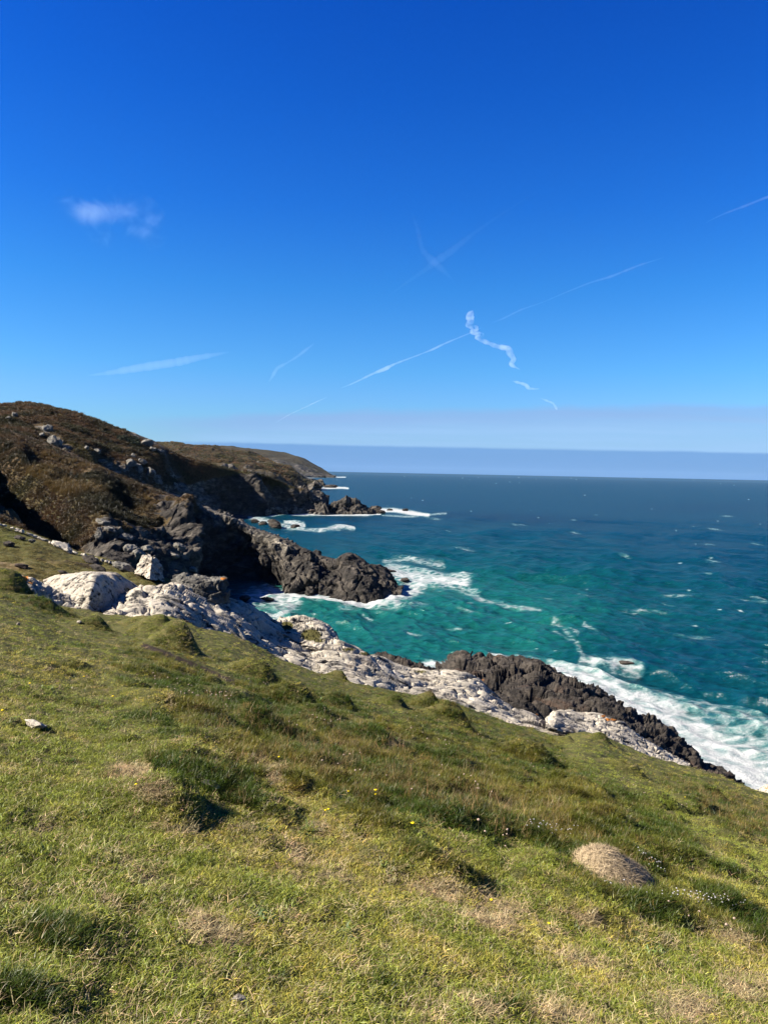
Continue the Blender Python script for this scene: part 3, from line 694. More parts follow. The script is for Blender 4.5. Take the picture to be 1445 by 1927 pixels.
c = b.mix(b.attr('rock').outputs['Fac'], c, b.ramp(q1, [(0.36, (0.01, 0.009, 0.008)), (0.52, (0.03, 0.026, 0.022)), (0.68, (0.07, 0.06, 0.05))]))
b.out(b.bsdf(c, 0.95, 0.1, b.bump(b.math('ADD', n2, n3), 0.8, 0.03)))
tag(obj('turf_slope', make_turf()), kind='structure')

# pasture beyond the pale rocks on the left
def a_past(P, px, py, N, nv, nu):
    return {'rock': 0 * px + sstep(0.80, 0.9, np.repeat(np.linspace(0, 1, nv), nu)), 'bare': 0.75 * gully(px, py, [(40, 1040), (120, 1055), (300, 1090)], 10) * (fbm(P * .4, 3) > .1), 'tan': np.clip(0.35 + 0.5 * fbm(P * 0.15, 4), 0, 1), 'rough': 0 * px + .2, '_': 0 * px}
rows = [[(-300, 1120, 38), (0, 1150, 39), (60, 1160, 39), (130, 1165, 39.5), (200, 1170, 40), (260, 1170, 41), (310, 1165, 43), (355, 1160, 45)],
        [(-300, 1020, 44), (0, 1085, 44), (60, 1095, 44), (130, 1100, 44.5), (200, 1110, 45), (260, 1118, 46), (310, 1125, 47), (355, 1130, 48)],
        [(-300, 960, 52), (0, 1030, 52), (60, 1046, 51), (130, 1068, 51), (200, 1082, 51), (260, 1093, 51), (310, 1104, 51), (355, 1115, 51)],
        [(-300, 905, 62), (0, 984, 62), (60, 1004, 61), (130, 1034, 60), (200, 1054, 58), (260, 1072, 56), (310, 1089, 54.5), (350, 1103, 53)],
        [(-300, 912, 64), (0, 992, 63.5), (60, 1012, 62.5), (130, 1042, 61.5), (200, 1063, 59.5), (260, 1081, 57.5), (310, 1098, 56), (352, 1112, 54.5)],
        [(-300, 1000, 80), (0, 1080, 76), (60, 1100, 76), (130, 1120, 76), (200, 1135, 76), (260, 1150, 76), (310, 1165, 75), (360, 1180, 72)]]
tag(add_patch('pasture', rows, 420, 200, M['turf'], lambda P, px, py, A, nv, nu: 0.22 * fbm(P * np.array([.35, .6, 1]), 4) + 0.06 * fbm(P * 1.5, 3), a_past), kind='structure')

# ------------------------------------------------------------------ rocks
def strata_rock(name, label, rows, nu, nv, mat, amp=0.3, size=1.2, seed=0, cat='rock', group=None, moss=None, orange=None, axis=(0.30, -0.45, 0.84), fine=1.0, inward=0.0, strike=None, slabby=None):
    slabby = (mat is M['white_rock']) if slabby is None else slabby
    V = loft(rows, nu, nv); N, sg = face_camera(V, gnormals(V)); P = V.reshape(-1, 3)
    px, py = proj(P)
    ax = np.array(axis, float); ax /= np.linalg.norm(ax)                    # bedding normal
    t1 = np.array([0.92, 0.12, -0.36]) if strike is None else np.array(strike, float)
    t1 = t1 - ax * (t1 @ ax); t1 /= np.linalg.norm(t1); t2 = np.cross(ax, t1)
    Q = np.stack([P @ t1, P @ t2, P @ ax], 1) + seed * 13.7
    wq = Q + 0.30 * size * np.stack([perlin(Q / size), perlin(Q / size + 7), perlin(Q / size + 13)], 1)
    st = np.array([0.22, 1.3, 1.1]) if slabby else np.array([0.6, 1.0, 1.5])
    f1, f2, hid, off = worley(wq / size * st)
    blk = JT[hid][:, 0] - .5 + (off * (JT[hid] - .5)).sum(1) * 1.6           # tilted blocks
    crack = np.exp(-(f2 - f1) / 0.05)
    g1, g2, hid2, off2 = worley(wq / (size * .36) * st + 5)
    blk2 = JT[hid2][:, 0] - .5 + (off2 * (JT[hid2] - .5)).sum(1) * 1.5
    crack2 = np.exp(-(g2 - g1) / 0.07)
    t = Q[:, 1] / (size * .34) + 0.25 * Q[:, 0] / size + 0.7 * fbm(Q * np.array([.4, 1, 1]) / (size * 1.3), 3); saw = t - np.floor(t)
    ledge = np.where(saw < .8, saw / .8, (1 - saw) / .2) - .5
    Qs = Q * np.array([.35, 1, 1]) if slabby else Q
    if slabby: d = amp * (0.7 * fbm(Q * np.array([.3, .8, 1]) / (size * 2.2), 3) + 0.42 * blk + 0.28 * blk2 + 0.75 * ledge + 0.20 * ridged(Qs / (size * .2), 4) * fine - 1.0 * crack - 0.75 * crack2)
    else: d = amp * (0.8 * ridged(Q * np.array([.6, 1, 1]) / (size * 2.4), 3) + 0.9 * blk + 0.42 * blk2 + 0.5 * ledge + 0.12 * ridged(Qs / (size * .22), 3) * fine - 0.55 * crack - 0.25 * crack2)
    v = np.repeat(np.linspace(0, 1, nv), nu); u = np.tile(np.linspace(0, 1, nu), nv)
    d = d - inward - 0.6 * amp * (np.exp(-(v / .06) ** 2))
    P = P + N.reshape(-1, 3) * d[:, None]
    px, py = proj(P)
    A = {'moss': 0 * px, 'orange': 0 * px, 'strat': Q}
    for cx, cy, a, bb, st in (moss or ()): A['moss'] = np.maximum(A['moss'], st * gauss(px, py, cx, cy, a, bb))
    for cx, cy, a, bb, st in (orange or ()): A['orange'] = np.maximum(A['orange'], st * gauss(px, py, cx, cy, a, bb))
    q = gridq(nv, nu)
    if sg < 0: q = q[:, ::-1]
    o = obj(name, mesh_from(name, P, q, mat, A))
    PATCH[name + str(seed)] = dict(V=P, N=N.reshape(-1, 3), px=px, py=py, nv=nv, nu=nu, A=A)
    return tag(o, label, cat, group)

def band(top, bottom, d0, d1, db, drop=28, sink=7, bulge=0.5):
    """rows of a slab from its turf line (bottom) over its upper outline (top) and down its far side; depths by px"""
    xs = [p[0] for p in bottom]; n = 16
    tx0, tx1 = top[0][0], top[-1][0]; bx0, bx1 = bottom[0][0], bottom[-1][0]
    rows = [[], [], [], [], [], []]
    for k in range(n):
        f = k / (n - 1.0)
        tx = tx0 + f * (tx1 - tx0); bx = bx0 + f * (bx1 - bx0)
        ty = np.interp(tx, [p[0] for p in top], [p[1] for p in top]); by = np.interp(bx, [p[0] for p in bottom], [p[1] for p in bottom])
        dn = np.interp(bx, d0[0], d0[1]); df = np.interp(tx, d1[0], d1[1]); dk = df + db
        rows[0].append((bx, by + sink, dn - .15)); rows[1].append((bx, by - 1, dn))
        m = (bx * (1 - .5) + tx * .5, by * (1 - .5) + ty * .5, 1 / ((1 - bulge) / dn + bulge / df)); rows[2].append(m)
        rows[3].append((tx, ty, df)); rows[4].append((tx, ty + drop * .25, df + db * .6)); rows[5].append((tx, ty + drop, dk))
    return rows

ex, ed = list(E[:, 0]), list(E[:, 2] - .15)
DE = (ex, ed)
def plus(v): return (ex, [q + v for q in ed])
WR = M['white_rock']
strata_rock('rock_outcrop', 'low pale rock with orange lichen behind the dark grassy hump at the far left', band([(-60, 1072), (0, 1081), (30, 1083), (60, 1090), (85, 1104), (110, 1118), (140, 1130)], [(-60, 1100), (0, 1100), (40, 1115), (80, 1132), (115, 1142), (150, 1147)], DE, plus(1.6), 1.5), 260, 130, WR, .28, 1.0, 1, orange=[(42, 1088, 16, 6, 1.1), (60, 1096, 10, 4, .8), (30, 1086, 8, 3, .7)])
strata_rock('rock_outcrop', 'broad pale domed slab whose right face lies in shade, beside the pasture edge', [
    [(85, 1140, 38.6), (110, 1152, 38.3), (140, 1158, 38.3), (165, 1160, 38.3), (190, 1164, 39.2), (215, 1166, 39.8), (240, 1164, 40.6), (262, 1160, 41.6)],
    [(80, 1112, 40.2), (105, 1125, 39.0), (140, 1140, 38.4), (168, 1146, 38.1), (190, 1150, 39.2), (215, 1150, 40.0), (240, 1148, 40.8), (264, 1140, 42.2)],
    [(78, 1104, 41.5), (105, 1108, 40.4), (140, 1112, 39.3), (172, 1115, 38.6), (195, 1120, 39.6), (218, 1122, 40.5), (242, 1124, 41.4), (264, 1126, 42.8)],
    [(80, 1096, 42.5), (105, 1090, 41.6), (140, 1086, 40.8), (178, 1084, 40.0), (200, 1090, 40.6), (222, 1094, 41.4), (244, 1098, 42.4), (264, 1110, 43.3)],
    [(85, 1092, 43.4), (110, 1083, 43.0), (145, 1078, 42.6), (185, 1077, 42.2), (215, 1079, 42.4), (232, 1085, 43.0), (248, 1094, 43.6), (262, 1104, 44.0)],
    [(85, 1100, 45.0), (110, 1092, 45.0), (145, 1088, 45.0), (185, 1087, 45.0), (215, 1090, 45.0), (232, 1094, 45.2), (248, 1104, 45.4), (262, 1114, 45.6)],
    [(85, 1135, 46.0), (110, 1135, 46.0), (145, 1135, 46.0), (185, 1135, 46.0), (215, 1140, 46.0), (232, 1140, 46.0), (248, 1140, 46.0), (262, 1140, 46.0)]], 300, 230, WR, .11, 1.9, 2, moss=[(240, 1110, 12, 12, .6)])
strata_rock('rock_outcrop', 'grey flat topped block standing behind the pale slab at the head of the inlet', [
    [(322, 1150, 43), (345, 1150, 42.6), (375, 1150, 42.6), (400, 1150, 42.8), (420, 1150, 43.2), (431, 1148, 43.8)],
    [(322, 1110, 43.6), (345, 1112, 42.9), (375, 1116, 42.8), (400, 1120, 43), (420, 1124, 43.4), (430, 1122, 44)],
    [(326, 1092, 44), (346, 1090, 43.3), (375, 1098, 43.1), (400, 1098, 43.4), (420, 1094, 43.8), (428, 1094, 44.4)],
    [(330, 1085, 44.6), (348, 1081, 44.4), (375, 1086, 44.4), (400, 1089, 44.6), (418, 1088, 44.8), (426, 1089, 45)],
    [(332, 1094, 46), (348, 1092, 46), (375, 1096, 46), (400, 1098, 46), (416, 1096, 46), (424, 1098, 46)],
    [(332, 1150, 46.6), (348, 1150, 46.6), (375, 1150, 46.6), (400, 1150, 46.6), (416, 1150, 46.6), (424, 1150, 46.6)]], 190, 150, M['grey_rock'], .16, .9, 3, orange=[(421, 1089, 8, 3, 1.0)], fine=1.2)
strata_rock('rock_outcrop', 'longest pale slab, deeply fissured, falling towards the sea from the domed slab', band(
    [(232, 1122), (262, 1104), (300, 1101), (328, 1096), (350, 1101), (390, 1114), (425, 1124), (462, 1131), (490, 1147), (520, 1168), (548, 1186), (580, 1208), (612, 1227), (650, 1243), (700, 1262)],
    [(190, 1157), (250, 1163), (308, 1158), (335, 1165), (380, 1182), (430, 1192), (470, 1208), (520, 1238), (560, 1253), (610, 1272), (650, 1284), (690, 1292)], DE, plus(4.6), 3), 900, 230, WR, .26, 1.9, 4, moss=[(338, 1122, 12, 8, .55), (420, 1175, 10, 8, .5)])
strata_rock('rock_outcrop', 'separate pale slab with a mossy hollow, jutting above the green water', band(
    [(518, 1172), (524, 1160), (545, 1158), (575, 1163), (600, 1170), (618, 1178), (630, 1190), (640, 1207)],
    [(505, 1178), (530, 1190), (560, 1205), (590, 1216), (620, 1226), (648, 1232)], (ex, [q + 3.6 for q in ed]), plus(6.4), 2.5, 40, 12), 300, 150, WR, .22, .9, 5, moss=[(540, 1178, 16, 10, 1.0), (585, 1195, 22, 13, 1.15), (600, 1205, 20, 6, .8)])
strata_rock('rock_outcrop', 'pinkish pale rock ridge below the centre, running down to the dark rocks', band(
    [(575, 1212), (610, 1206), (640, 1208), (665, 1213), (690, 1220), (712, 1232), (735, 1246), (765, 1254), (800, 1262), (830, 1260), (862, 1262), (900, 1274), (915, 1292), (935, 1310), (965, 1328), (1000, 1344), (1030, 1365), (1068, 1388)],
    [(610, 1275), (650, 1286), (700, 1295), (760, 1308), (840, 1318), (900, 1343), (960, 1363), (1000, 1373), (1040, 1387), (1062, 1390)], plus(.05), plus(4.5), 3, 34), 900, 210, WR, .24, 1.9, 6, moss=[(655, 1222, 24, 5, .8), (690, 1230, 20, 5, .8), (790, 1264, 22, 5, .7), (640, 1212, 20, 5, .5)], orange=[(905, 1276, 8, 3, .5)])
strata_rock('rock_outcrop', 'pale slab furthest right, sloping down between the turf and the black rocks', band(
    [(1028, 1352), (1036, 1338), (1060, 1335), (1090, 1339), (1130, 1344), (1150, 1352), (1172, 1360), (1210, 1389), (1250, 1414), (1275, 1430), (1296, 1441)],
    [(1026, 1366), (1060, 1374), (1100, 1378), (1130, 1384), (1180, 1408), (1230, 1429), (1292, 1444)], (ex, [q + .3 for q in ed]), plus(4.3), 2.5), 560, 150, WR, .20, 1.5, 7, orange=[(1150, 1354, 22, 4, .75), (1135, 1347, 8, 4, .8), (1100, 1342, 10, 3, .5)])
strata_rock('rock_outcrop', 'small pale stone lying alone in the turf below the centre of the rock ridge', band(
    [(684, 1312), (692, 1302), (706, 1301), (722, 1308), (738, 1322)], [(682, 1318), (700, 1320), (718, 1326), (736, 1330)], (ex, [34.6] * len(ex)), (ex, [35.8] * len(ex)), 1, 20, 8), 130, 80, WR, .11, .5, 8)
# dark rocks by the water
DR = M['dark_rock']
dk = lambda v: ([0, 900, 1445], [v, v, v])
strata_rock('sea_rock', 'low black rock just showing above the pale ridge left of the great black crag', band([(690, 1250), (708, 1240), (740, 1236), (775, 1242), (800, 1250), (822, 1266)], [(690, 1290), (740, 1292), (780, 1296), (825, 1300)], dk(54), dk(60), 8, 60, 20), 240, 130, DR, .55, 1.8, 9)
strata_rock('sea_rock', 'great black crag between the pale ridge and the surf', band(
    [(826, 1264), (842, 1250), (856, 1238), (870, 1234), (886, 1245), (905, 1243), (930, 1245), (960, 1251), (995, 1254), (1020, 1254), (1034, 1268), (1060, 1281), (1085, 1292), (1112, 1301), (1135, 1312), (1152, 1336), (1170, 1362)],
    [(800, 1330), (860, 1335), (920, 1345), (980, 1352), (1030, 1375), (1080, 1380), (1130, 1390), (1160, 1400)], ([800, 1000, 1160], [54, 52, 51]), ([820, 1000, 1170], [70, 68, 62]), 14, 90, 20), 760, 300, DR, .85, 3.2, 10, orange=[(912, 1280, 14, 5, .55), (1060, 1322, 10, 5, .5), (1010, 1345, 14, 5, .5)], fine=1.0)
strata_rock('sea_rock', 'long black reef stepping down along the surf beside the right pale slab', band(
    [(1120, 1318), (1145, 1321), (1170, 1338), (1192, 1350), (1215, 1356), (1250, 1372), (1272, 1396), (1298, 1418), (1318, 1440), (1345, 1452), (1378, 1468), (1392, 1484)],
    [(1100, 1385), (1150, 1400), (1200, 1420), (1250, 1446), (1300, 1466), (1340, 1480), (1392, 1500)], ([1100, 1400], [50, 46]), ([1120, 1250, 1390], [60, 58, 54]), 10, 70, 20), 640, 230, DR, .7, 2.7, 11, orange=[(1250, 1402, 20, 5, .45)], fine=1.3)
strata_rock('rock_outcrop', 'small pale rock with orange lichen at the right edge above the surf', band([(1408, 1496), (1425, 1484), (1440, 1476), (1462, 1474), (1500, 1490)], [(1408, 1502), (1440, 1500), (1500, 1522)], (ex, [q + .2 for q in ed]), plus(1.2), 1, 24), 150, 70, WR, .12, .7, 12, orange=[(1441, 1484, 7, 4, .7)])

# ------------------------------------------------------------------ grass, as clumps of real blades
def blade_clump(seed, n, rad, h0, h1, wd, lean, seg, curl=0.6):
    r = np.random.default_rng(seed); V = []; Q = []; var = []
    for k in range(n):
        a = r.random() * 6.283; d = rad * math.sqrt(r.random()); h = r.uniform(h0, h1); th = r.random() * 6.283
        le = lean * (0.3 + r.random()); wx, wy = math.cos(th) * wd / 2, math.sin(th) * wd / 2
        dx, dy = math.cos(th + 1.57 + r.normal(0, .5)), math.sin(th + 1.57 + r.normal(0, .5)); bx, by = d * math.cos(a), d * math.sin(a)
        i0 = len(V); vv = r.random()
        for s in range(seg + 1):
            t = s / seg; o = h * le * t ** (1 + curl); z = h * t * (1 - 0.35 * le * t) - 0.01; w_ = (1 - t) ** 0.6 if t < 1 else 0.12
            V.append((bx + dx * o - wx * w_, by + dy * o - wy * w_, z)); V.append((bx + dx * o + wx * w_, by + dy * o + wy * w_, z)); var += [vv, vv]
        for s in range(seg): Q.append((i0 + 2 * s, i0 + 2 * s + 1, i0 + 2 * s + 3, i0 + 2 * s + 2))
    return V, Q, var

def leaf_material(name):
    m, nt = newmat(name); b = NB(nt)
    col = b.attr('tint', True).outputs['Color']; v = b.attr('var').outputs['Fac']
    c = b.mix(1.0, col, b.ramp(v, [(0.0, (0.62, 0.60, 0.55)), (0.6, (1, 1, 1)), (0.88, (1.15, 1.1, 1.0)), (1.0, (1.7, 1.35, 1.25))]), 'MULTIPLY')
    d = b.n('ShaderNodeBsdfDiffuse'); nt.links.new(c, d.inputs[0])
    t = b.n('ShaderNodeBsdfTranslucent'); nt.links.new(c, t.inputs[0])
    g = b.n('ShaderNodeBsdfGlossy', inp={'Roughness': 0.45, 'Color': (0.5, 0.5, 0.5, 1)})
    x = b.n('ShaderNodeMixShader', inp={0: 0.36}); nt.links.new(d.outputs[0], x.inputs[1]); nt.links.new(t.outputs[0], x.inputs[2])
    y = b.n('ShaderNodeMixShader', inp={0: 0.03}); nt.links.new(x.outputs[0], y.inputs[1]); nt.links.new(g.outputs[0], y.inputs[2])
    b.out(y.outputs[0]); return m
M['blade'] = leaf_material('grass_blade')

def source_collection(name, specs):
    c = bpy.data.collections.new(name)
    for i, (V, Q, var) in enumerate(specs):
        me = mesh_from('%s_%02d' % (name, i), V, Q, M['blade'], {'var': var})
        o = bpy.data.objects.new('%s_%02d' % (name, i), me); c.objects.link(o)
    return c

def scatter(name, P, rot, scl, idx, tint, coll):
    me = bpy.data.meshes.new(name); me.vertices.add(len(P)); me.vertices.foreach_set('co', np.ascontiguousarray(P, f32).ravel())
    for k, a, ty, key in (('rot', rot, 'FLOAT_VECTOR', 'vector'), ('scl', scl, 'FLOAT_VECTOR', 'vector'), ('tint', tint, 'FLOAT_VECTOR', 'vector')):
        x = me.attributes.new(k, ty, 'POINT'); x.data.foreach_set(key, np.ascontiguousarray(a, f32).ravel())
    x = me.attributes.new('idx', 'INT', 'POINT'); x.data.foreach_set('value', np.ascontiguousarray(idx, np.int32))
    me.materials.append(M['blade'])
    o = obj(name, me)
    ng = bpy.data.node_groups.new(name, 'GeometryNodeTree')
    ng.interface.new_socket('Geometry', in_out='INPUT', socket_type='NodeSocketGeometry'); ng.interface.new_socket('Geometry', in_out='OUTPUT', socket_type='NodeSocketGeometry')
    N = ng.nodes; gi, go = N.new('NodeGroupInput'), N.new('NodeGroupOutput')
    ip = N.new('GeometryNodeInstanceOnPoints'); ci = N.new('GeometryNodeCollectionInfo')
    ci.inputs['Collection'].default_value = coll; ci.inputs['Separate Children'].default_value = True; ci.inputs['Reset Children'].default_value = True
    def na(nm, ty):
        x = N.new('GeometryNodeInputNamedAttribute'); x.data_type = ty; x.inputs[0].default_value = nm; return [q for q in x.outputs if q.enabled][0]
    L = ng.links
    L.new(gi.outputs[0], ip.inputs['Points']); L.new(ci.outputs[0], ip.inputs['Instance']); ip.inputs['Pick Instance'].default_value = True
    L.new(na('idx', 'INT'), ip.inputs['Instance Index']); L.new(na('scl', 'FLOAT_VECTOR'), ip.inputs['Scale'])
    er = N.new('FunctionNodeEulerToRotation'); L.new(na('rot', 'FLOAT_VECTOR'), er.inputs[0]); L.new(er.outputs[0], ip.inputs['Rotation'])
    L.new(ip.outputs[0], go.inputs[0])
    md = o.modifiers.new('scatter', 'NODES'); md.node_group = ng
    return o

def sample_patch(name, n, box, weight=None, seed=0, maxd=None):
    """random points on a patch, evenly dense in the area it covers when seen from the path"""
    p = PATCH[name]; nv, nu = p['nv'], p['nu']; r = np.random.default_rng(seed)
    X = p['px'].reshape(nv, nu); Y = p['py'].reshape(nv, nu)
    a = (X[:-1, 1:] - X[:-1, :-1]) * (Y[1:, :-1] - Y[:-1, :-1]) - (Y[:-1, 1:] - Y[:-1, :-1]) * (X[1:, :-1] - X[:-1, :-1])
    s = np.sign(np.median(a[(np.abs(a) > 0)])) if (np.abs(a) > 0).any() else 1
    a = np.clip(a * s, 0, 400)
    cx, cy = X[:-1, :-1], Y[:-1, :-1]
    a = a * ((cx > box[0]) & (cx < box[2]) & (cy > box[1]) & (cy < box[3])) * (p['V'].reshape(nv, nu, 3)[:-1, :-1, 1] > 0.8)
    if weight is not None: a = a * weight(p, cx, cy).reshape(a.shape)
    w_ = a.ravel() / a.sum(); k = r.choice(len(w_), n, p=w_); i, j = k // (nu - 1), k % (nu - 1)
    u, v = r.random(n)[:, None], r.random(n)[:, None]
    V = p['V'].reshape(nv, nu, 3); N = p['N'].reshape(nv, nu, 3)
    P = (V[i, j] * (1 - u) + V[i, j + 1] * u) * (1 - v) + (V[i + 1, j] * (1 - u) + V[i + 1, j + 1] * u) * v
    return P, N[i, j], i * nu + j

def euler_from(N, yaw, lift):
    """rotations that tip clumps partly towards the ground normal, with a random turn"""
    t = N * lift + np.array([0, 0, 1.0]) * (1 - lift); t = t / np.linalg.norm(t, axis=1)[:, None]
    # R = Rx * Ry applied after Rz: choose Z then X tilt
    ry_ = np.arctan2(t[:, 0], t[:, 2]); rx_ = -np.arcsin(np.clip(t[:, 1], -1, 1))
    return np.stack([rx_ * 1.0, ry_ * 1.0, yaw], 1)

def scatter_turf():
    r = np.random.default_rng(5)
    src = []
    for k in range(5): src.append(blade_clump(100 + k, 42, .08, .012, .042, .0042, 1.1, 2))             # 0-4 grazed turf
    for k in range(4): src.append(blade_clump(200 + k, 44, .07, .03, .095, .0040, 1.0, 3))                  # 5-8 rough grass
    for k in range(3): src.append(blade_clump(300 + k, 14, .09, .09, .20, .0032, .5, 3, 1.0))              # 9-11 tall dry stems
    for k in range(3): src.append(blade_clump(400 + k, 34, .10, .014, .048, .0036, 1.7, 3))                  # 12-14 dead flattened straw
    for k in range(3): src.append(blade_clump(500 + k, 18, .06, .03, .055, .018, 1.3, 2))                   # 15-17 broad leaved herbs
    coll = source_collection('grass_clump', src)
    n = 215000
    P, N, vi = sample_patch('turf', n, (-700, 1020, 2250, 2700), lambda p, cx, cy: (p['A']['o'].reshape(p['nv'], p['nu'])[:-1, :-1] < -0.15) * (1.0 + 0.0 * cx), 1)
    px, py = proj(P); d = np.linalg.norm(P - np.array([0, 0, H]), axis=1)
    rg = np.clip(rough_mask(px, py) + 0.45 * fbm(P * 1.3, 3), 0, 1.3)
    tn = 0 * px
    for cx, cy, a, bb, st in TAN: tn = np.maximum(tn, st * gauss(px, py, cx, cy, a, bb, .25))
    tn = tn + 0.9 * fbm(P * 4 + 31, 4) * (0.4 + tn) + .9 * (1.5 * gauss(px, py, 250, 1453, 40, 13, -.2) + 1.4 * gauss(px, py, 285, 1482, 24, 16) + 1.2 * gauss(px, py, 520, 1458, 14, 16))
    big = fbm(P * 0.5 + 9, 3); med = fbm(P * 2.5 + 3, 3)
    idx = r.integers(0, 5, n)
    u = r.random(n)
    rg = rg - 1.2 * (gauss(px, py, 250, 1453, 40, 13, -.2) + gauss(px, py, 285, 1482, 24, 16)); isr = rg > 0.35 + 0.4 * u; idx[isr] = 5 + r.integers(0, 4, isr.sum())
    reed = sstep(.35, .8, gauss(px, py, 640, 1420, 300, 70, .2) + gauss(px, py, 950, 1530, 160, 40, .2) + .8 * gauss(px, py, 1380, 1560, 100, 70, .4) + .7 * gauss(px, py, 1330, 1500, 120, 22, .3) + 0.8 * fbm(P * 1.7 + 70, 3))
    isd = isr & (u < 0.08 * reed); idx[isd] = 9 + r.integers(0, 3, isd.sum())
    ist = (tn + 0.5 * (r.random(n) - .5) > 0.52) & (~isd); idx[ist] = 12 + r.integers(0, 3, ist.sum())
    ist = ist | (~isr & (r.random(n) < .10 + .10 * sstep(-.2, .5, big))); idx[ist] = 12 + r.integers(0, 3, ist.sum())
    herb = (fbm(P * 3.1 + 50, 2) > 0.6) & (r.random(n) < .3) & ~ist; idx[herb] = 15 + r.integers(0, 3, herb.sum())
    c = np.empty((n, 3)); c[:] = (0.150, 0.178, 0.024)
    yel = sstep(-0.3, 0.6, big + 0.5 * med)[:, None]; c = c * (1 - yel) + np.array([0.290, 0.262, 0.052]) * yel
    rc = np.array([0.041, 0.068, 0.006]) * (1 - yel) + np.array([0.115, 0.110, 0.015]) * yel
    c[isr] = rc[isr]
    brown = isr & (r.random(n) < .08 + .2 * reed); c[brown] = np.array([0.150, 0.112, 0.034])
    c[isd] = np.array([0.21, 0.155, 0.072]); c[ist] = np.array([0.34, 0.272, 0.150]); c[herb] = np.array([0.075, 0.105, 0.028])
    pathd, _ = segdist(px, py, [(1070, 1395), (1130, 1440), (1260, 1510), (1450, 1640)]); pg = np.exp(-(pathd / 20.0) ** 2)[:, None]
    c = c * (1 - .7 * pg) + np.array([0.150, 0.185, 0.026]) * .7 * pg
    c *= (1 + 0.26 * r.normal(size=(n, 1))).clip(.4, 1.9) * (1 + 0.05 * r.normal(size=(n, 3)))
    fac = np.clip(0.72 + d * 0.032, .78, 2.1)                      # farther clumps are spaced wider, so they are larger
    hgt = np.where(isr | isd, np.clip(1.0 + .01 * d - .0004 * d * d, .7, 1.1), np.clip(1.0 - .014 * d, .5, 1.0))
    hgt = hgt * r.uniform(.6, 1.25, n)
    gap = sstep(.25, .75, fbm(P * 7 + 5, 3) + .25 * fbm(P * 1.1, 2)); hgt = hgt * (1 - .75 * gap); fac = fac * (1 - .45 * gap)
    br = PATCH['turf']['A']['bare'][vi] + .5 * fbm(P * 3.3 + 8, 3); hgt = hgt * (1 - .9 * sstep(.3, .55, br)); fac = fac * (1 - .8 * sstep(.3, .55, br))
    scl = np.stack([fac * r.uniform(.8, 1.25, n), fac * r.uniform(.8, 1.25, n), fac * hgt], 1)
    rot = euler_from(N, r.random(n) * 6.283, 0.5) + np.stack([r.normal(0, .12, n), r.normal(0, .12, n), 0 * u], 1)
    o = scatter('grass', P - N * 0.004, rot, scl, idx, c, coll)
    tag(o, kind='stuff')
    # pasture: shorter and browner, farther off
    n = 16000
    P, N, vi = sample_patch('pasture', n, (-200, 960, 380, 1130), None, 2)
    c = np.array([0.150, 0.125, 0.042]) * (1 + .25 * fbm(P * .3, 3))[:, None] * (1 + 0.15 * r.normal(size=(n, 1))).clip(.6, 1.5)
    px, py = proj(P); gp = gauss(px, py, 20, 1010, 60, 16)[:, None]; c = c * (1 - gp) + np.array([0.11, 0.125, 0.02]) * gp
    s_2 = np.full(n, 2.4) * r.uniform(.7, 1.2, n)
    o = scatter('pasture_grass', P, euler_from(N, r.random(n) * 6.283, .5), np.stack([s_2, s_2, s_2 * .7], 1), r.integers(0, 5, n), c, coll)
    tag(o, kind='stuff')
scatter_turf()

def scatter_hills():
    r = np.random.default_rng(6); src = []
    for k in range(4): src.append(blade_clump(600 + k, 60, .5, .15, .75, .07, .8, 2))        # heather and bracken
    for k in range(3): src.append(blade_clump(700 + k, 46, .4, .5, 1.4, .05, .5, 3))          # tall dead grass
    coll = source_collection('heath_clump', src)
    def go(name, pn, n, box, sc_, wfun, tall, label_seed):
        P, N, vi = sample_patch(pn, n, box, None, label_seed)
        p = PATCH[pn]; rk = p['A']['rock'][vi]; px, py = proj(P)
        keep = (rk + 0.35 * fbm(P / 4, 3) < 0.42) & (P[:, 2] > 3); P, N, px, py = P[keep], N[keep], px[keep], py[keep]; k = len(P)
        n1 = fbm(P / 14, 4); n2 = fbm(P / 45 + 4, 3)
        idx = r.integers(0, 4, k); tl = (tall(px, py) + 0.5 * n1 > 0.45) & (r.random(k) < .8); idx[tl] = 4 + r.integers(0, 3, tl.sum())
        a = sstep(-.5, .6, n1)[:, None]; c = np.array([0.022, 0.021, 0.009]) * (1 - a) + np.array([0.060, 0.036, 0.018]) * a
        g = sstep(.1, .7, n2)[:, None]; c = c * (1 - .6 * g) + np.array([0.040, 0.042, 0.013]) * .6 * g
        t = tl[:, None] * sstep(-.4, .5, n2 + n1)[:, None]; c = c * (1 - t) + np.array([0.092, 0.064, 0.022]) * t
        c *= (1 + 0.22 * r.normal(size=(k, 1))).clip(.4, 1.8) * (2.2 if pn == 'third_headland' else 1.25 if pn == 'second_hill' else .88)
        s = sc_ * r.uniform(.6, 1.35, k) * (1 - .6 * sstep(.0, .42, rk[keep]))
        tag(scatter(name, P - np.array([0, 0, .05]), euler_from(N, r.random(k) * 6.283, .3), np.stack([s, s, s * r.uniform(.7, 1.2, k)], 1), idx, c, coll), kind='stuff')
    tall = lambda px, py: 1.0 * gully(px, py, [(0, 840), (120, 890), (190, 940), (240, 970)], 34) + .7 * gully(px, py, [(190, 905), (260, 930), (330, 955)], 18)
    go('heath', 'near_hill', 38000, (-150, 740, 560, 1120), .75, None, tall, 3)
    go('distant_heath', 'third_headland', 16000, (240, 820, 560, 920), 2.4, None, lambda px, py: 0 * px, 5)
    go('far_heath', 'second_hill', 30000, (-150, 740, 620, 960), 1.5, None, lambda px, py: 0 * px, 4)
scatter_hills()

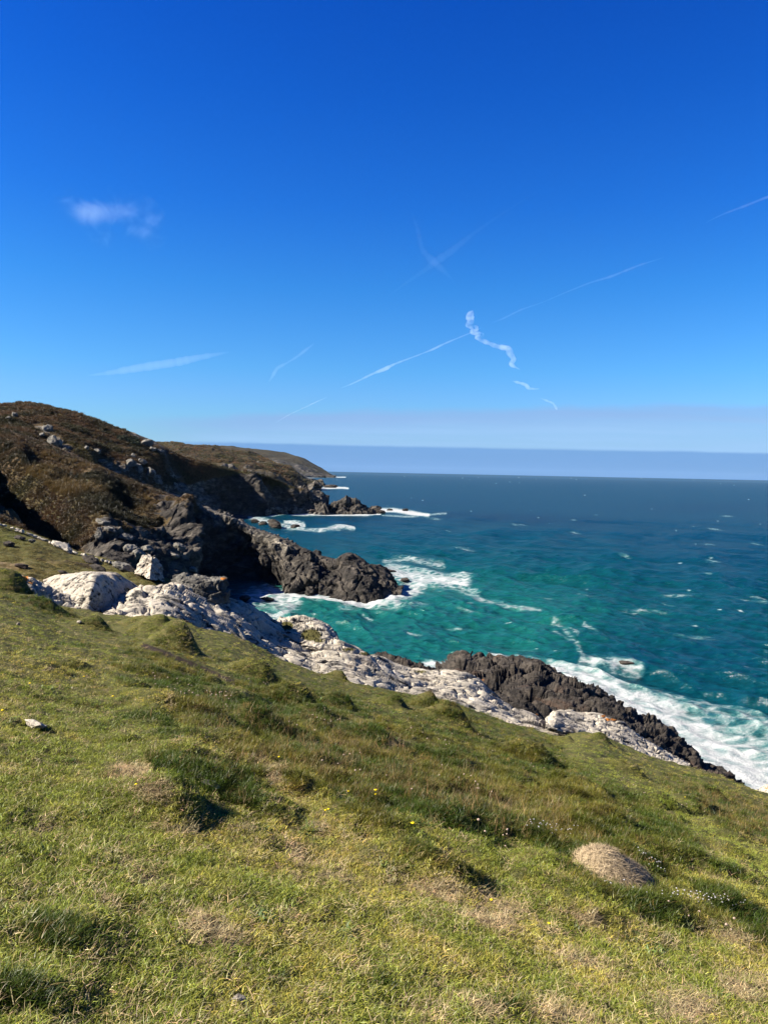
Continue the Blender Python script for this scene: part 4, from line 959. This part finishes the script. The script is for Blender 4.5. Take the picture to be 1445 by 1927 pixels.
# ------------------------------------------------------------------ boulders, stones
def cube_sphere(n):
    V = []; Q = []; L = np.linspace(-1, 1, n); t = np.tan(L * math.pi / 4)
    key = {}
    def vid(p):
        k = tuple(np.round(p, 5))
        if k not in key: key[k] = len(V); V.append(p)
        return key[k]
    for ax in range(3):
        for sg in (-1, 1):
            ids = np.zeros((n, n), int)
            for i in range(n):
                for j in range(n):
                    p = np.zeros(3); p[ax] = sg; p[(ax + 1) % 3] = t[i] * sg; p[(ax + 2) % 3] = t[j]; ids[i, j] = vid(p / np.linalg.norm(p))
            for i in range(n - 1):
                for j in range(n - 1): Q.append((ids[i, j], ids[i + 1, j], ids[i + 1, j + 1], ids[i, j + 1]))
    return np.array(V), np.array(Q)
CSV, CSQ = cube_sphere(20); CSV_S, CSQ_S = cube_sphere(9)

def boulder_mesh(name, sx_, sy_, sz_, seed, mat, small=False, planes=11, orange=0):
    r = np.random.default_rng(seed); D, Q = (CSV_S, CSQ_S) if small else (CSV, CSQ)
    pn = r.normal(size=(planes, 3)); pn[:, 2] += .25; pn /= np.linalg.norm(pn, axis=1)[:, None]; pd = r.uniform(.62, 1.0, planes)
    den = D @ pn.T; rad = np.where(den > 1e-3, pd[None, :] / np.maximum(den, 1e-3), 9).min(1); rad = np.minimum(rad, 1.15)
    P = D * rad[:, None]
    P = P * (1 + 0.16 * fbm(P * 1.7 + seed, 4)[:, None] + 0.06 * ridged(P * 5 + seed, 3)[:, None])
    P = P * np.array([sx_, sy_, sz_])
    A = {'moss': 0 * P[:, 0], 'orange': 0 * P[:, 0] + orange, 'strat': P * 1.0 + seed}
    return mesh_from(name, P, Q, mat, A)

def put_boulder(kind, label, cat, patch, px, py, wpx, hpx, mat, seed, group=None, tilt=0.0, sink=.55, d=None, shade_or_thickness=1.0, small=False, orange=0, lift=0):
    if d is None: q = PATCH[patch]['V'][vis(patch, px, py + hpx * .3)]
    else: q = at(px, py + hpx * .3, d)
    k = q[1] / F; sx_, sz_ = wpx * k / 2, hpx * k / 2
    o = obj(kind, boulder_mesh(kind, sx_ * 1.08, (sx_ + sz_) * .5 * shade_or_thickness, sz_ * 1.35, seed, mat, small, orange=orange))
    p = at(px, py, q[1]); o.location = (p[0], p[1] + .1 * sx_, p[2] - sink * sz_ + lift)
    o.rotation_euler = (0, tilt, random.uniform(-.4, .4))
    return tag(o, label, cat, group)

GRY = M['grey_rock']
G1, G2, G3 = 'rocks cropping out of the heather hillside', 'pale rocks among the cliffs of the near hill', 'dark rocks awash near the shore'
hill_rocks = [(28, 779, 12, 8, 'pair of pale blocks high on the heather hill near the left edge, upright one'), (16, 785, 10, 4, 'pair of pale blocks high on the heather hill near the left edge, flat one'),
    (91, 804, 17, 14, 'square grey tor crowning the rocks on the left of the heather hill'), (79, 816, 12, 7, 'pale flat rock left of the square grey tor'), (100, 826, 20, 17, 'largest grey rock below the square tor'), (112, 833, 11, 13, 'lowest grey rock of the tor, at its right foot'),
    (133, 855, 14, 6, 'flat pale rock in the dark heather below the tor'), (163, 841, 8, 6, 'small grey rock right of the tor in brown heather'), (184, 846, 13, 8, 'rounded grey rock between the tor and the long outcrop'), (194, 866, 17, 5, 'long flat white rock lying in the dark hollow right of the tor')]
for k, (x, y, a, c, l) in enumerate(hill_rocks):
    put_boulder('hill_rock', l, 'rock', 'second_hill', x, y, a, c, GRY, 40 + k, G1)
hill_rocks2 = [(251, 855, 11, 7, 'first small rock at the upper end of the long grey outcrop'), (246, 868, 19, 11, 'broad pale slab heading the long grey outcrop'), (260, 877, 15, 15, 'upright grey block in the middle of the long outcrop'), (269, 866, 14, 9, 'grey rock on top of the long outcrop against brown heather'),
    (283, 886, 17, 14, 'big pale block low in the long outcrop'), (294, 896, 16, 8, 'flat pale slab under the big block of the long outcrop'), (299, 905, 14, 8, 'lowest slab of the long grey outcrop'),
    (330, 913, 9, 11, 'narrow upright stone at the cliff top right of the long outcrop'), (338, 921, 9, 9, 'small stone beside the narrow upright stone'), (349, 922, 15, 12, 'pale rounded block last in the row on the cliff top'),
    (277, 830, 20, 12, 'grey crag under the skyline beside the two bushes'), (288, 843, 12, 7, 'small rock just below the crag under the skyline'), (302, 848, 15, 7, 'flat rock right of the crag under the skyline')]
for k, (x, y, a, c, l) in enumerate(hill_rocks2):
    put_boulder('hill_rock', l, 'rock', 'second_hill', x, y, a, c, GRY, 60 + k, G1)
cliff_rocks = [(194, 979, 24, 10, 'topmost pale rock at the left end of the shaded cliff'), (187, 998, 17, 16, 'rounded pale rock at the left end of the shaded cliff'), (207, 993, 26, 8, 'flat pale rock right of the rounded one on the shaded cliff'), (235, 1007, 30, 10, 'long flat pale rock in the upper shaded cliff'),
    (246, 1029, 22, 14, 'grey block above the big white boulder'), (259, 1037, 24, 14, 'pale block leaning just above the big white boulder'), (279, 1029, 26, 9, 'flat pale shelf right above the big white boulder'), (327, 1043, 22, 8, 'sunlit sliver of rock in the dark cliff right of the big white boulder'), (337, 1024, 22, 12, 'rounded grey rock high in the dark cliff right of the white boulder'), (362, 1068, 16, 9, 'small rock catching light beside the black inlet')]
for k, (x, y, a, c, l) in enumerate(cliff_rocks):
    put_boulder('cliff_rock', l, 'rock', 'near_hill', x, y, a, c, GRY, 80 + k, G2, tilt=.25, sink=.8)
# big white boulder at the pasture edge: a block with one bright and one shaded face
def block_mesh(name, corners_top, corners_bot, mat, n=44, amp=.05, seed=0):
    T, B_ = np.array(corners_top, float), np.array(corners_bot, float); V = []; Q = []
    def face(a, b_, c, d):
        i0 = len(V)
        for i in range(n):
            for j in range(n):
                u, v = i / (n - 1), j / (n - 1); V.append((a * (1 - u) + b_ * u) * (1 - v) + (d * (1 - u) + c * u) * v)
        for i in range(n - 1):
            for j in range(n - 1): k = i0 + i * n + j; Q.append((k, k + n, k + n + 1, k + 1))
    face(*T)
    for k in range(4): face(B_[k], B_[(k + 1) % 4], T[(k + 1) % 4], T[k])
    P = np.array(V); c = P.mean(0); D = P - c; D /= np.linalg.norm(D, axis=1)[:, None]
    P = P + D * (amp * fbm(P * 1.6 + seed, 4) + .3 * amp * ridged(P * 5 + seed, 2) - amp * .5)[:, None]
    me = mesh_from(name, P - c, np.array(Q), mat, {'moss': 0 * P[:, 0], 'orange': 0 * P[:, 0], 'strat': P}); 
    import bmesh
    bm = bmesh.new(); bm.from_mesh(me); bmesh.ops.remove_doubles(bm, verts=bm.verts, dist=1e-4); bmesh.ops.recalc_face_normals(bm, faces=bm.faces); bm.to_mesh(me); bm.free()
    return me, c
bt = [at(258, 1050, 52.5), at(280, 1057, 51.3), at(290, 1045, 52.8), at(272, 1041, 54)]
bt = [at(262, 1047, 53.0), at(287, 1045, 52.2), at(302, 1056, 53.2), at(280, 1042, 54.4)]
bb_ = [at(250, 1078, 52.2), at(282, 1092, 51.0), at(312, 1098, 52.6), at(285, 1092, 55)]
me, c0 = block_mesh('boulder', bt, bb_, M['white_rock'], seed=3, amp=.2)
bo = tag(obj('boulder', me), 'big angular white boulder at the pasture edge above the dark gully', 'boulder'); bo.location = c0
past = [(119, 1028, 40, 11, .42, M['white_rock'], 'long stone with a white tip lying in the brown pasture'), (169, 1051, 38, 10, .2, M['dark_rock'], 'dark flat stone in the middle of the brown pasture'), (186, 1069, 38, 10, .3, M['dark_rock'], 'dark flat stone just above the pale domed slab'), (235, 1067, 38, 17, .35, GRY, 'grey rounded boulder in the pasture left of the big white boulder'),
        (39, 1011, 20, 7, .1, M['dark_rock'], 'small dark stone near the top left of the pasture'), (60, 1017, 11, 6, 0, GRY, 'small grey stone right beside the dark one in the pasture'), (18, 1022, 20, 9, .1, M['dark_rock'], 'dark stone at the left end of the pasture'), (43, 1065, 24, 6, .2, M['dark_rock'], 'low dark stone in the left of the pasture above the orange lichen'), (119, 1076, 22, 5, .2, M['dark_rock'], 'low dark stone right behind the domed slab')]
for k, (x, y, a, c, tl, mm, l) in enumerate(past):
    put_boulder('pasture_stone', l, 'stone', 'pasture', x, y, a, c, mm, 100 + k, 'stones lying in the pasture', tilt=tl, sink=.3)
re_ = np.random.default_rng(77)
for k in range(26):
    f = k / 25.0; x = -4 + 250 * f ** .9 + re_.uniform(-3, 3); y = np.interp(x, [0, 60, 130, 200, 260, 310], [984, 1004, 1034, 1054, 1072, 1089])
    put_boulder('edge_stone', 'small white stone in the line along the top edge of the pasture', 'stone', 'pasture', x, y + 2, re_.uniform(6, 16), re_.uniform(3, 5.5), M['white_rock'], 130 + k, 'white stones edging the pasture', tilt=.35, small=True, sink=.1)
sea_rocks = [(480, 981, 15, 7, 'black rock nearest the ridge in the far cove'), (496, 986, 15, 8, 'black rock between the ridge and the biggest cove rock'), (517, 986, 28, 15, 'biggest black rock standing in the surf of the far cove'), (556, 991, 20, 6, 'low black rock furthest right in the far cove surf'),
    (716, 964, 15, 6, 'low black rock off the tip of the far point'), (733, 959, 10, 4, 'small black rock in the foam off the far point'), (763, 960, 12, 5, 'outermost black rock off the far point'), (708, 956, 16, 10, 'brown rock ending the far point'),
    (727, 1074, 28, 6, 'flat black rock behind the promontory tip'), (762, 1091, 20, 7, 'black rock in white foam off the promontory tip'), (503, 1127, 26, 6, 'black rock awash in the inlet foam'), (461, 1126, 20, 11, 'dark rock at the left corner of the inlet'), (618, 915, 28, 6, 'small dark skerry off the third headland')]
for k, (x, y, a, c, l) in enumerate(sea_rocks):
    q = on_sea(x, y + c * .45)
    put_boulder('sea_rock', l, 'rock', None, x, y, a, c, M['dark_rock'], 170 + k, G3, d=q[1], sink=.1)
# boulder beach under the far cliff
for k in range(46):
    x = re_.uniform(500, 605); y = np.interp(x, [480, 600], [966, 966]) - re_.random() ** 1.5 * np.interp(x, [500, 540, 600], [8, 16, 5])
    put_boulder('beach_boulder', 'grey boulder on the boulder beach below the far cliff', 'boulder', 'second_hill', x, y, re_.uniform(4, 9), re_.uniform(3, 6), GRY if k % 3 else M['dark_rock'], 200 + k, 'boulders on the far beach', small=True)
tag_st = [(66, 1362, 38, 9, .15, 'flat white stone half sunk in the turf at the left edge'), (396, 1474, 42, 6, .45, 'white sliver of stone in the shadow of the large grassy hump'), (450, 1886, 30, 18, .1, 'white angular stone bedded in bare soil at the bottom of the turf'), (36, 1174, 8, 4, 0, 'tiny white stone on the turf below the grassy bank'), (150, 1170, 9, 4, 0, 'tiny white stone below the pale domed slab')]
for k, (x, y, a, c, tl, l) in enumerate(tag_st):
    put_boulder('turf_stone', l, 'stone', 'turf', x, y, a, c, M['white_rock'], 260 + k, 'stones in the turf', tilt=tl, sink=.15)
# dark skerry rocks around the foot of the great crags
for k, (x, y, a, c, l) in enumerate([(1330, 1452, 40, 20, 'black rock low beside the surf past the end of the reef'), (1365, 1466, 30, 14, 'last black rock of the reef beside the turf edge'), (1178, 1247, 26, 5, 'dark rock breaking the surface in the isolated foam patch')]):
    q = on_sea(x, y + c * .4); put_boulder('sea_rock', l, 'rock', None, x, y, a, c, M['dark_rock'], 270 + k, G3, d=min(q[1], 130 if k == 2 else 56), sink=.2)

# ------------------------------------------------------------------ shrubs on the hill
def shrub(label, patch, px, py, wpx, hpx, colr, seed, cat='bush', name='bush'):
    q = PATCH[patch]['V'][vis(patch, px, py + hpx * .4)]; k = q[1] / F; r = np.random.default_rng(seed)
    W_, H_ = wpx * k / 2, hpx * k; V = []; Q = []; var = []
    n = 1500
    for i in range(n):
        a, c = r.random() * 6.283, r.uniform(-.1, 1); rr_ = (1 - max(c, 0) ** 2) ** .5 * (1 + .25 * math.sin(3 * a + seed) + .15 * math.sin(7 * a)) * r.uniform(.75, 1.02)
        p = np.array([W_ * rr_ * math.cos(a), W_ * .7 * rr_ * math.sin(a), H_ * c * (.9 + .2 * math.sin(2 * a + 1))]); s = .09 * H_ * r.uniform(.6, 1.4)
        u = r.normal(size=3); u /= np.linalg.norm(u); w_ = np.cross(u, r.normal(size=3)); w_ /= np.linalg.norm(w_); i0 = len(V)
        V += [p - u * s, p - w_ * s * .6, p + u * s, p + w_ * s * .6]; var += [r.random()] * 4; Q.append((i0, i0 + 1, i0 + 2, i0 + 3))
    root = bpy.data.objects.new(name, None); COL.objects.link(root); root.location = q
    tag(root, label, cat)
    obj('foliage', mesh_from('foliage', np.array(V), Q, M[colr], {'var': var}), root)
    sv = np.array([(math.cos(t) * rr_, math.sin(t) * rr_, z) for z, rr_ in ((-.1 * H_, .05 * H_), (.35 * H_, .04 * H_), (.7 * H_, .02 * H_)) for t in np.linspace(0, 6.283, 7)[:6]])
    sq = [(l * 6 + i, l * 6 + (i + 1) % 6, l * 6 + 6 + (i + 1) % 6, l * 6 + 6 + i) for l in range(2) for i in range(6)]
    obj('stem', mesh_from('stem', sv, sq, M['bark']), root)
def plain(name, cols, rough=.9, scale=20.0, var=False):
    m, nt = newmat(name); b = NB(nt)
    f = b.attr('var').outputs['Fac'] if var else b.noise(b.pos(), scale, 4)
    c = b.ramp(f, [(0.25 if not var else 0, cols[0]), (0.75 if not var else 1, cols[1])]); b.out(b.bsdf(c, rough, .15)); M[name] = m
plain('bark', ((.02, .016, .012), (.05, .04, .03)))
plain('grey_leaf', ((.020, .026, .014), (.060, .068, .040)), var=True)
plain('dark_leaf', ((.008, .010, .006), (.022, .022, .012)), var=True)
shrub('wide grey green bush under the skyline, left one of two', 'second_hill', 230, 821, 28, 10, 'grey_leaf', 1)
shrub('rounder grey green bush under the skyline, right one of two', 'second_hill', 252, 827, 26, 15, 'grey_leaf', 2)
shrub('lone dark shrub just below the skyline of the heather hill', 'second_hill', 100, 775, 6, 7, 'dark_leaf', 3)

# ------------------------------------------------------------------ straw hump, flowers
def straw_mound():
    r = np.random.default_rng(31)
    i = vis('turf', 1165, 1652, 8); base = PATCH['turf']['V'][i]; k = base[1] / F
    A, B_, C_ = 80 * k, 58 * k, 62 * k
    def surf(u, a):
        rr_ = math.sin(u); return np.array([A * rr_ * math.cos(a) * (1 + .08 * math.sin(3 * a)), B_ * rr_ * math.sin(a), C_ * math.cos(u) * (1 - .12 * math.cos(a)) - .06 - .30 * A * rr_ * math.cos(a)])
    n, mm = 40, 72; V = [surf(u * math.pi * .62 / (n - 1), a * 2 * math.pi / mm) for u in range(n) for a in range(mm)]
    P = np.array(V); P += .02 * fbm(P * 9, 3)[:, None]
    Q = [(u * mm + a, u * mm + (a + 1) % mm, (u + 1) * mm + (a + 1) % mm, (u + 1) * mm + a) for u in range(n - 1) for a in range(mm)]
    root = bpy.data.objects.new('straw_mound', None); COL.objects.link(root); root.location = base
    tag(root, 'rounded hummock of dry straw coloured grass on the right of the turf slope', 'hummock')
    obj('core', mesh_from('core', P, Q, M['straw_core']), root)
    SV = []; SQ = []; var = []
    for b_ in range(14000):
        u = math.acos(1 - r.random() * 1.27) ; u = min(u, 1.84); a = r.random() * 6.283; p = surf(u, a); p2 = surf(u + .02, a); p3 = surf(u, a + .02)
        d1, d2 = p2 - p, p3 - p; nn = np.cross(d1, d2); nn /= np.linalg.norm(nn) + 1e-9; d1 /= np.linalg.norm(d1) + 1e-9; d2 /= np.linalg.norm(d2) + 1e-9
        th = r.normal(0, 1.7); dr = d1 * math.cos(th) + d2 * math.sin(th) + nn * r.uniform(0, .25); L = r.uniform(.03, .11) * (1.5 if u > 1.2 else 1); w_ = np.cross(dr, nn) * .0016
        lift = r.uniform(.0, .03); i0 = len(SV); vv = r.random()
        for t in (0, .5, 1): c = p + dr * L * t + nn * (lift * math.sin(t * 2.4) + .004); SV += [c - w_ * (1.1 - t * .7), c + w_ * (1.1 - t * .7)]; var += [vv, vv]
        SQ += [(i0, i0 + 1, i0 + 3, i0 + 2), (i0 + 2, i0 + 3, i0 + 5, i0 + 4)]
    tag(obj('straw', mesh_from('straw', np.array(SV), SQ, M['straw'], {'var': var}), root), kind='stuff')
plain('straw_core', ((.045, .034, .02), (.12, .09, .055)), scale=30)
plain('straw', ((.14, .102, .058), (.41, .32, .20)), var=True)
straw_mound()

def flower_mesh(name, mat_head, stem_h, head_r, flat, seed, petals=0):
    r = np.random.default_rng(seed); V = []; Q = []; mi = []
    lx, ly = r.normal(0, .15, 2)
    for k in range(3):
        t = k / 2.0
        for a in range(4): V.append((lx * stem_h * t * t + .0013 * math.cos(a * 1.571), ly * stem_h * t * t + .0013 * math.sin(a * 1.571), stem_h * t - .01))
    for k in range(2):
        for a in range(4): Q.append((k * 4 + a, k * 4 + (a + 1) % 4, k * 4 + 4 + (a + 1) % 4, k * 4 + 4 + a)); mi.append(0)
    c = np.array([lx * stem_h, ly * stem_h, stem_h]); n, mm = 6, 9; i0 = len(V)
    for u in range(n):
        for a in range(mm):
            ph, th = math.pi * u / (n - 1), a * 6.283 / mm; w_ = 1 + (.28 * math.cos(th * 5) if petals else .18 * r.normal())
            V.append(tuple(c + head_r * np.array([math.sin(ph) * math.cos(th) * w_, math.sin(ph) * math.sin(th) * w_, math.cos(ph) * flat])))
    for u in range(n - 1):
        for a in range(mm): Q.append((i0 + u * mm + a, i0 + (u + 1) * mm + a, i0 + (u + 1) * mm + (a + 1) % mm, i0 + u * mm + (a + 1) % mm)); mi.append(1)
    return mesh_from(name, np.array(V), Q, [M['flower_stem'], M[mat_head]], None, True, mi)
plain('flower_stem', ((.04, .05, .015), (.07, .06, .025)))
plain('papery_head', ((.16, .115, .085), (.27, .21, .165)), scale=90)
plain('white_head', ((.18, .17, .17), (.28, .27, .27)), scale=90)
plain('yellow_head', ((.42, .30, .005), (.48, .36, .01)), scale=90)
rf = np.random.default_rng(55)
def flowers(name, mesh_list, label, cat, group, spots):
    for (x, y) in spots:
        i = vis('turf', x, y + 3, 3); q = PATCH['turf']['V'][i]
        o = obj(name, mesh_list[rf.integers(len(mesh_list))]); s = rf.uniform(.75, 1.2)
        o.location = q; o.scale = (s, s, s * rf.uniform(.8, 1.2)); o.rotation_euler = (0, 0, rf.random() * 6.28); tag(o, label, cat, group)
def blob(n, cx, cy, a, bb, sl=.3): return [(cx + u, cy + v + sl * u) for u, v in zip(rf.uniform(-a, a, n), rf.uniform(-bb, bb, n))]
heads = [flower_mesh('seed_head', 'papery_head', .13, .011, .7, k) for k in range(3)]
flowers('thrift_flower', heads, 'papery faded thrift head on a thin stalk in the rough grass', 'flower', 'faded thrift heads over the rough grass',
        blob(26, 360, 1308, 75, 16) + blob(8, 330, 1215, 22, 12) + blob(8, 420, 1318, 24, 8) + blob(14, 600, 1350, 55, 14) + blob(10, 740, 1350, 50, 18) + blob(12, 830, 1390, 60, 26) + blob(12, 1190, 1480, 50, 14) + blob(14, 980, 1420, 90, 26) + blob(12, 660, 1440, 120, 36) + blob(10, 870, 1480, 60, 20) + blob(8, 1340, 1530, 60, 16) + blob(8, 470, 1290, 40, 12) + blob(6, 1330, 1750, 80, 20) + blob(6, 900, 1580, 60, 10))
whites = [flower_mesh('daisy_head', 'white_head', .08, .0065, .55, 10 + k, 1) for k in range(3)]
flowers('white_flower', whites, 'tiny white flower in the grass around the straw coloured hummock', 'flower', 'tiny white flowers near the straw hummock',
        blob(30, 1042, 1566, 48, 7, .12) + blob(16, 1180, 1672, 70, 16, .2) + blob(44, 1335, 1700, 75, 9, .12) + blob(16, 1228, 1632, 26, 8, .6) + blob(8, 1130, 1650, 30, 8))
yel = [flower_mesh('dandelion_head', 'yellow_head', .06, .015, .4, 20 + k, 1) for k in range(2)]
flowers('yellow_flower', yel, 'small yellow flower standing alone in the turf', 'flower', 'scattered yellow flowers in the turf',
        [(255, 1487), (524, 1430), (659, 1493), (613, 1533), (620, 1528), (706, 1500), (713, 1495), (929, 1704), (1032, 1742), (783, 1560), (160, 1276), (215, 1315), (10, 1345), (62, 1290), (1290, 1500)])

# ------------------------------------------------------------------ vapour trails and the small cloud
def vapour(name, dens, scale=None, lo=.4, hi=.7):
    m, nt = newmat(name); b = NB(nt)
    v = b.n('ShaderNodeVolumePrincipled', inp={'Density': dens, 'Anisotropy': 0.0, 'Color': (.88, .96, 1, 1)})
    if scale:
        f = b.mr(b.noise(b.pos(), scale, 5, .6, .3), lo, hi, 0, dens); nt.links.new(f, v.inputs['Density'])
    b.out(None, v.outputs[0]); return m
def trail(label, pieces, mat, dist=12000.0, jit=.25, name='vapour_trail', cat='vapour trail', flat=1.0):
    r = np.random.default_rng(len(label)); V = []; Q = []; mm = 10
    for pts in pieces:
        A = cr(np.array(pts, float), 9 * (len(pts) - 1) + 1); n = len(A); k = dist / F
        C0 = at(A[:, 0], A[:, 1], np.full(n, dist)); rad = A[:, 2] * k * (1 + jit * perlin(np.stack([A[:, 0] * .12, A[:, 1] * .12, 0 * A[:, 0]], 1)))
        tng = np.gradient(C0, axis=0); tng /= np.linalg.norm(tng, axis=1)[:, None]; i0 = len(V)
        for i in range(n):
            nn = np.cross(tng[i], Fn); nn /= np.linalg.norm(nn); bb2 = np.cross(tng[i], nn); e = max(rad[i], .2)
            if i in (0, n - 1): e = .2
            for a in range(mm): t = a * 6.283 / mm; V.append(C0[i] + nn * e * math.cos(t) + bb2 * e * flat * math.sin(t))
        for i in range(n - 1):
            for a in range(mm): Q.append((i0 + i * mm + a, i0 + i * mm + (a + 1) % mm, i0 + (i + 1) * mm + (a + 1) % mm, i0 + (i + 1) * mm + a))
        V0 = len(V); V += [C0[0], C0[-1]]
        for a in range(mm): Q.append((V0, i0 + (a + 1) % mm, i0 + a, V0)); Q.append((V0 + 1, i0 + (n - 1) * mm + a, i0 + (n - 1) * mm + (a + 1) % mm, V0 + 1))
    tris = [q for q in Q if q[0] == q[3]]; quads = [q for q in Q if q[0] != q[3]]
    import bmesh
    bm = bmesh.new(); vs = [bm.verts.new(p) for p in V]
    for q in quads: bm.faces.new([vs[i] for i in q])
    for q in tris: bm.faces.new([vs[i] for i in q[:3]])
    bmesh.ops.recalc_face_normals(bm, faces=bm.faces); me = bpy.data.meshes.new(name); bm.to_mesh(me); bm.free(); me.materials.append(mat)
    return tag(obj(name, me), label, cat)
VB, VM, VF, VS = vapour('vapour_bright', .0042, .004, .30, .62), vapour('vapour_mid', .0030), vapour('vapour_faint', .0009), vapour('vapour_soft', .00012)
trail('brighter stretch of the long straight vapour trail, left of the crooked one', [[(640, 731, .4), (665, 721, 1.6), (700, 704, 2.4), (725, 694, 3.8), (745, 684, 2.2), (790, 667, 1.4), (815, 657, 2.2), (840, 645, 1.8), (886, 626, 1.3), (905, 617, .6)]], VM)
trail('right stretch of the long straight vapour trail, climbing from the crooked one', [[(925, 607, .6), (945, 600, 1.8), (980, 583, 1.8), (1020, 569, 1.0), (1060, 552, 1.4), (1110, 532, 1.8), (1150, 520, 2.6), (1200, 500, 2.0), (1250, 484, .6)]], VF)
trail('faint end of a vapour trail leaving the right edge of the sky', [[(1325, 420, .6), (1360, 403, 1.8), (1400, 388, 2.3), (1440, 372, 2.8), (1500, 352, 3)]], VF)
trail('thin low vapour trail rising just above the cloud bank', [[(518, 796, .4), (545, 780, 1.1), (575, 766, 1.3), (600, 754, 1.4), (616, 747, .5)]], VM)
trail('crooked bright vapour trail zigzagging down to the cloud bank', [[(890, 584, 1), (884, 594, 8), (885, 605, 7), (879, 613, 3.5), (895, 618, 5.5), (888, 625, 4), (907, 631, 6), (896, 635, 4), (915, 644, 4.6), (935, 652, 4.6), (955, 656, 6), (960, 666, 6), (966, 676, 5), (962, 686, 4), (979, 696, .6)]], VB, jit=.4)
trail('torn shred of vapour below the crooked trail', [[(963, 717, .5), (975, 720, 3), (988, 724, 4), (996, 731, 3), (1015, 732, .6)]], VM, jit=.5)
trail('last curl of vapour touching the top of the cloud bank', [[(1016, 749, .5), (1028, 754, 2), (1040, 759, 2.4), (1046, 768, 2.6), (1047, 772, .6)]], VM, jit=.5)
trail('short bent vapour trail in the middle of the sky', [[(505, 720, .6), (513, 708, 3.2), (522, 693, 3.6), (540, 683, 2.0), (558, 672, 2.6), (575, 659, 3.0), (592, 646, .6)]], VF)
trail('broad soft streak of vapour above the hills on the left', [[(165, 707, .8), (210, 701, 5), (270, 691, 8), (330, 682, 8), (380, 672, 6), (435, 662, .8)]], VF, jit=.3, flat=.6)
trail('very faint diagonal vapour trail crossing the middle of the sky', [[(722, 564, .6), (760, 535, 3), (800, 508, 4.5), (820, 492, 8), (850, 472, 7), (890, 440, 4), (940, 405, 2.5), (1030, 348, .6)]], VS, jit=.3)
trail('very faint wisp crossing the diagonal trail', [[(772, 395, .5), (785, 430, 4), (795, 470, 5), (815, 492, 7), (835, 510, 5), (855, 530, .5)]], VS, jit=.4)

def cloudlet():
    V, Q = cube_sphere(26); d = 3000.0; k = d / F
    c = at(212, 405, d); P = V * np.array([112 * k, 60 * k, 62 * k])
    ang = R(16); X, Z = P[:, 0] * math.cos(ang) + P[:, 2] * math.sin(ang), -P[:, 0] * math.sin(ang) + P[:, 2] * math.cos(ang)
    P = np.stack([X, P[:, 1], Z], 1)
    m, nt = newmat('cloud_wisp'); b = NB(nt)
    tcn = b.n('ShaderNodeTexCoord'); mp = b.n('ShaderNodeMapping', inp={'Scale': (1 / (112 * k), 1 / (60 * k), 1 / (62 * k))}); nt.links.new(tcn.outputs['Object'], mp.inputs[0])
    nz = b.noise(tcn.outputs['Object'], 1 / (62 * k) * 1.3, 6, .65, .9)
    tot = None
    for (u_, v_, r_, w_) in ((-.36, .10, .40, 1.0), (-.12, .10, .36, .9), (.22, .10, .34, .85), (.42, -.46, .24, .7), (.66, -.18, .26, .5), (-.70, .42, .24, .35), (.16, .46, .2, .45)):
        dv = b.n('ShaderNodeVectorMath', operation='DISTANCE', inp={1: (u_, 0, v_)}); nt.links.new(mp.outputs[0], dv.inputs[0])
        q_ = b.mr(dv.outputs['Value'], 0, r_ * 1.5, w_, 0); tot = q_ if tot is None else b.math('MAXIMUM', tot, q_)
    de = b.math('ADD', b.math('MULTIPLY', tot, .75), b.math('MULTIPLY', b.math('SUBTRACT', nz, .5), 1.5))
    dn = b.mr(de, .10, .80, 0, .0019)
    v = b.n('ShaderNodeVolumePrincipled', inp={'Anisotropy': 0.0, 'Color': (.76, .93, 1, 1)}); nt.links.new(dn, v.inputs['Density']); b.out(None, v.outputs[0])
    o = obj('cloud', mesh_from('cloud', P, Q, m)); o.location = c
    return tag(o, 'small ragged white cloud alone in the blue on the left', 'cloud')
cloudlet()

sc.cycles.volume_step_rate = 1.0; sc.cycles.volume_max_steps = 256
sc.cycles.max_bounces = 6; sc.cycles.diffuse_bounces = 3; sc.cycles.transparent_max_bounces = 8; sc.cycles.volume_bounces = 1

# ------------------------------------------------------------------ thin sea air between here and the far headlands
m, nt = newmat('sea_air'); b = NB(nt)
v = b.n('ShaderNodeVolumePrincipled', inp={'Density': 7e-6, 'Anisotropy': 0.0, 'Color': (0.55, 0.75, 1.0, 1)}); b.out(None, v.outputs[0])
hv = np.array([(x, y, z) for z in (-12.0, 90.0) for y in (-400.0, 9000.0) for x in (-6000.0, 7000.0)])
hz = obj('haze', mesh_from('haze', hv, [(0, 2, 3, 1), (4, 5, 7, 6), (0, 1, 5, 4), (1, 3, 7, 5), (3, 2, 6, 7), (2, 0, 4, 6)], m, None, False))
tag(hz, kind='stuff')
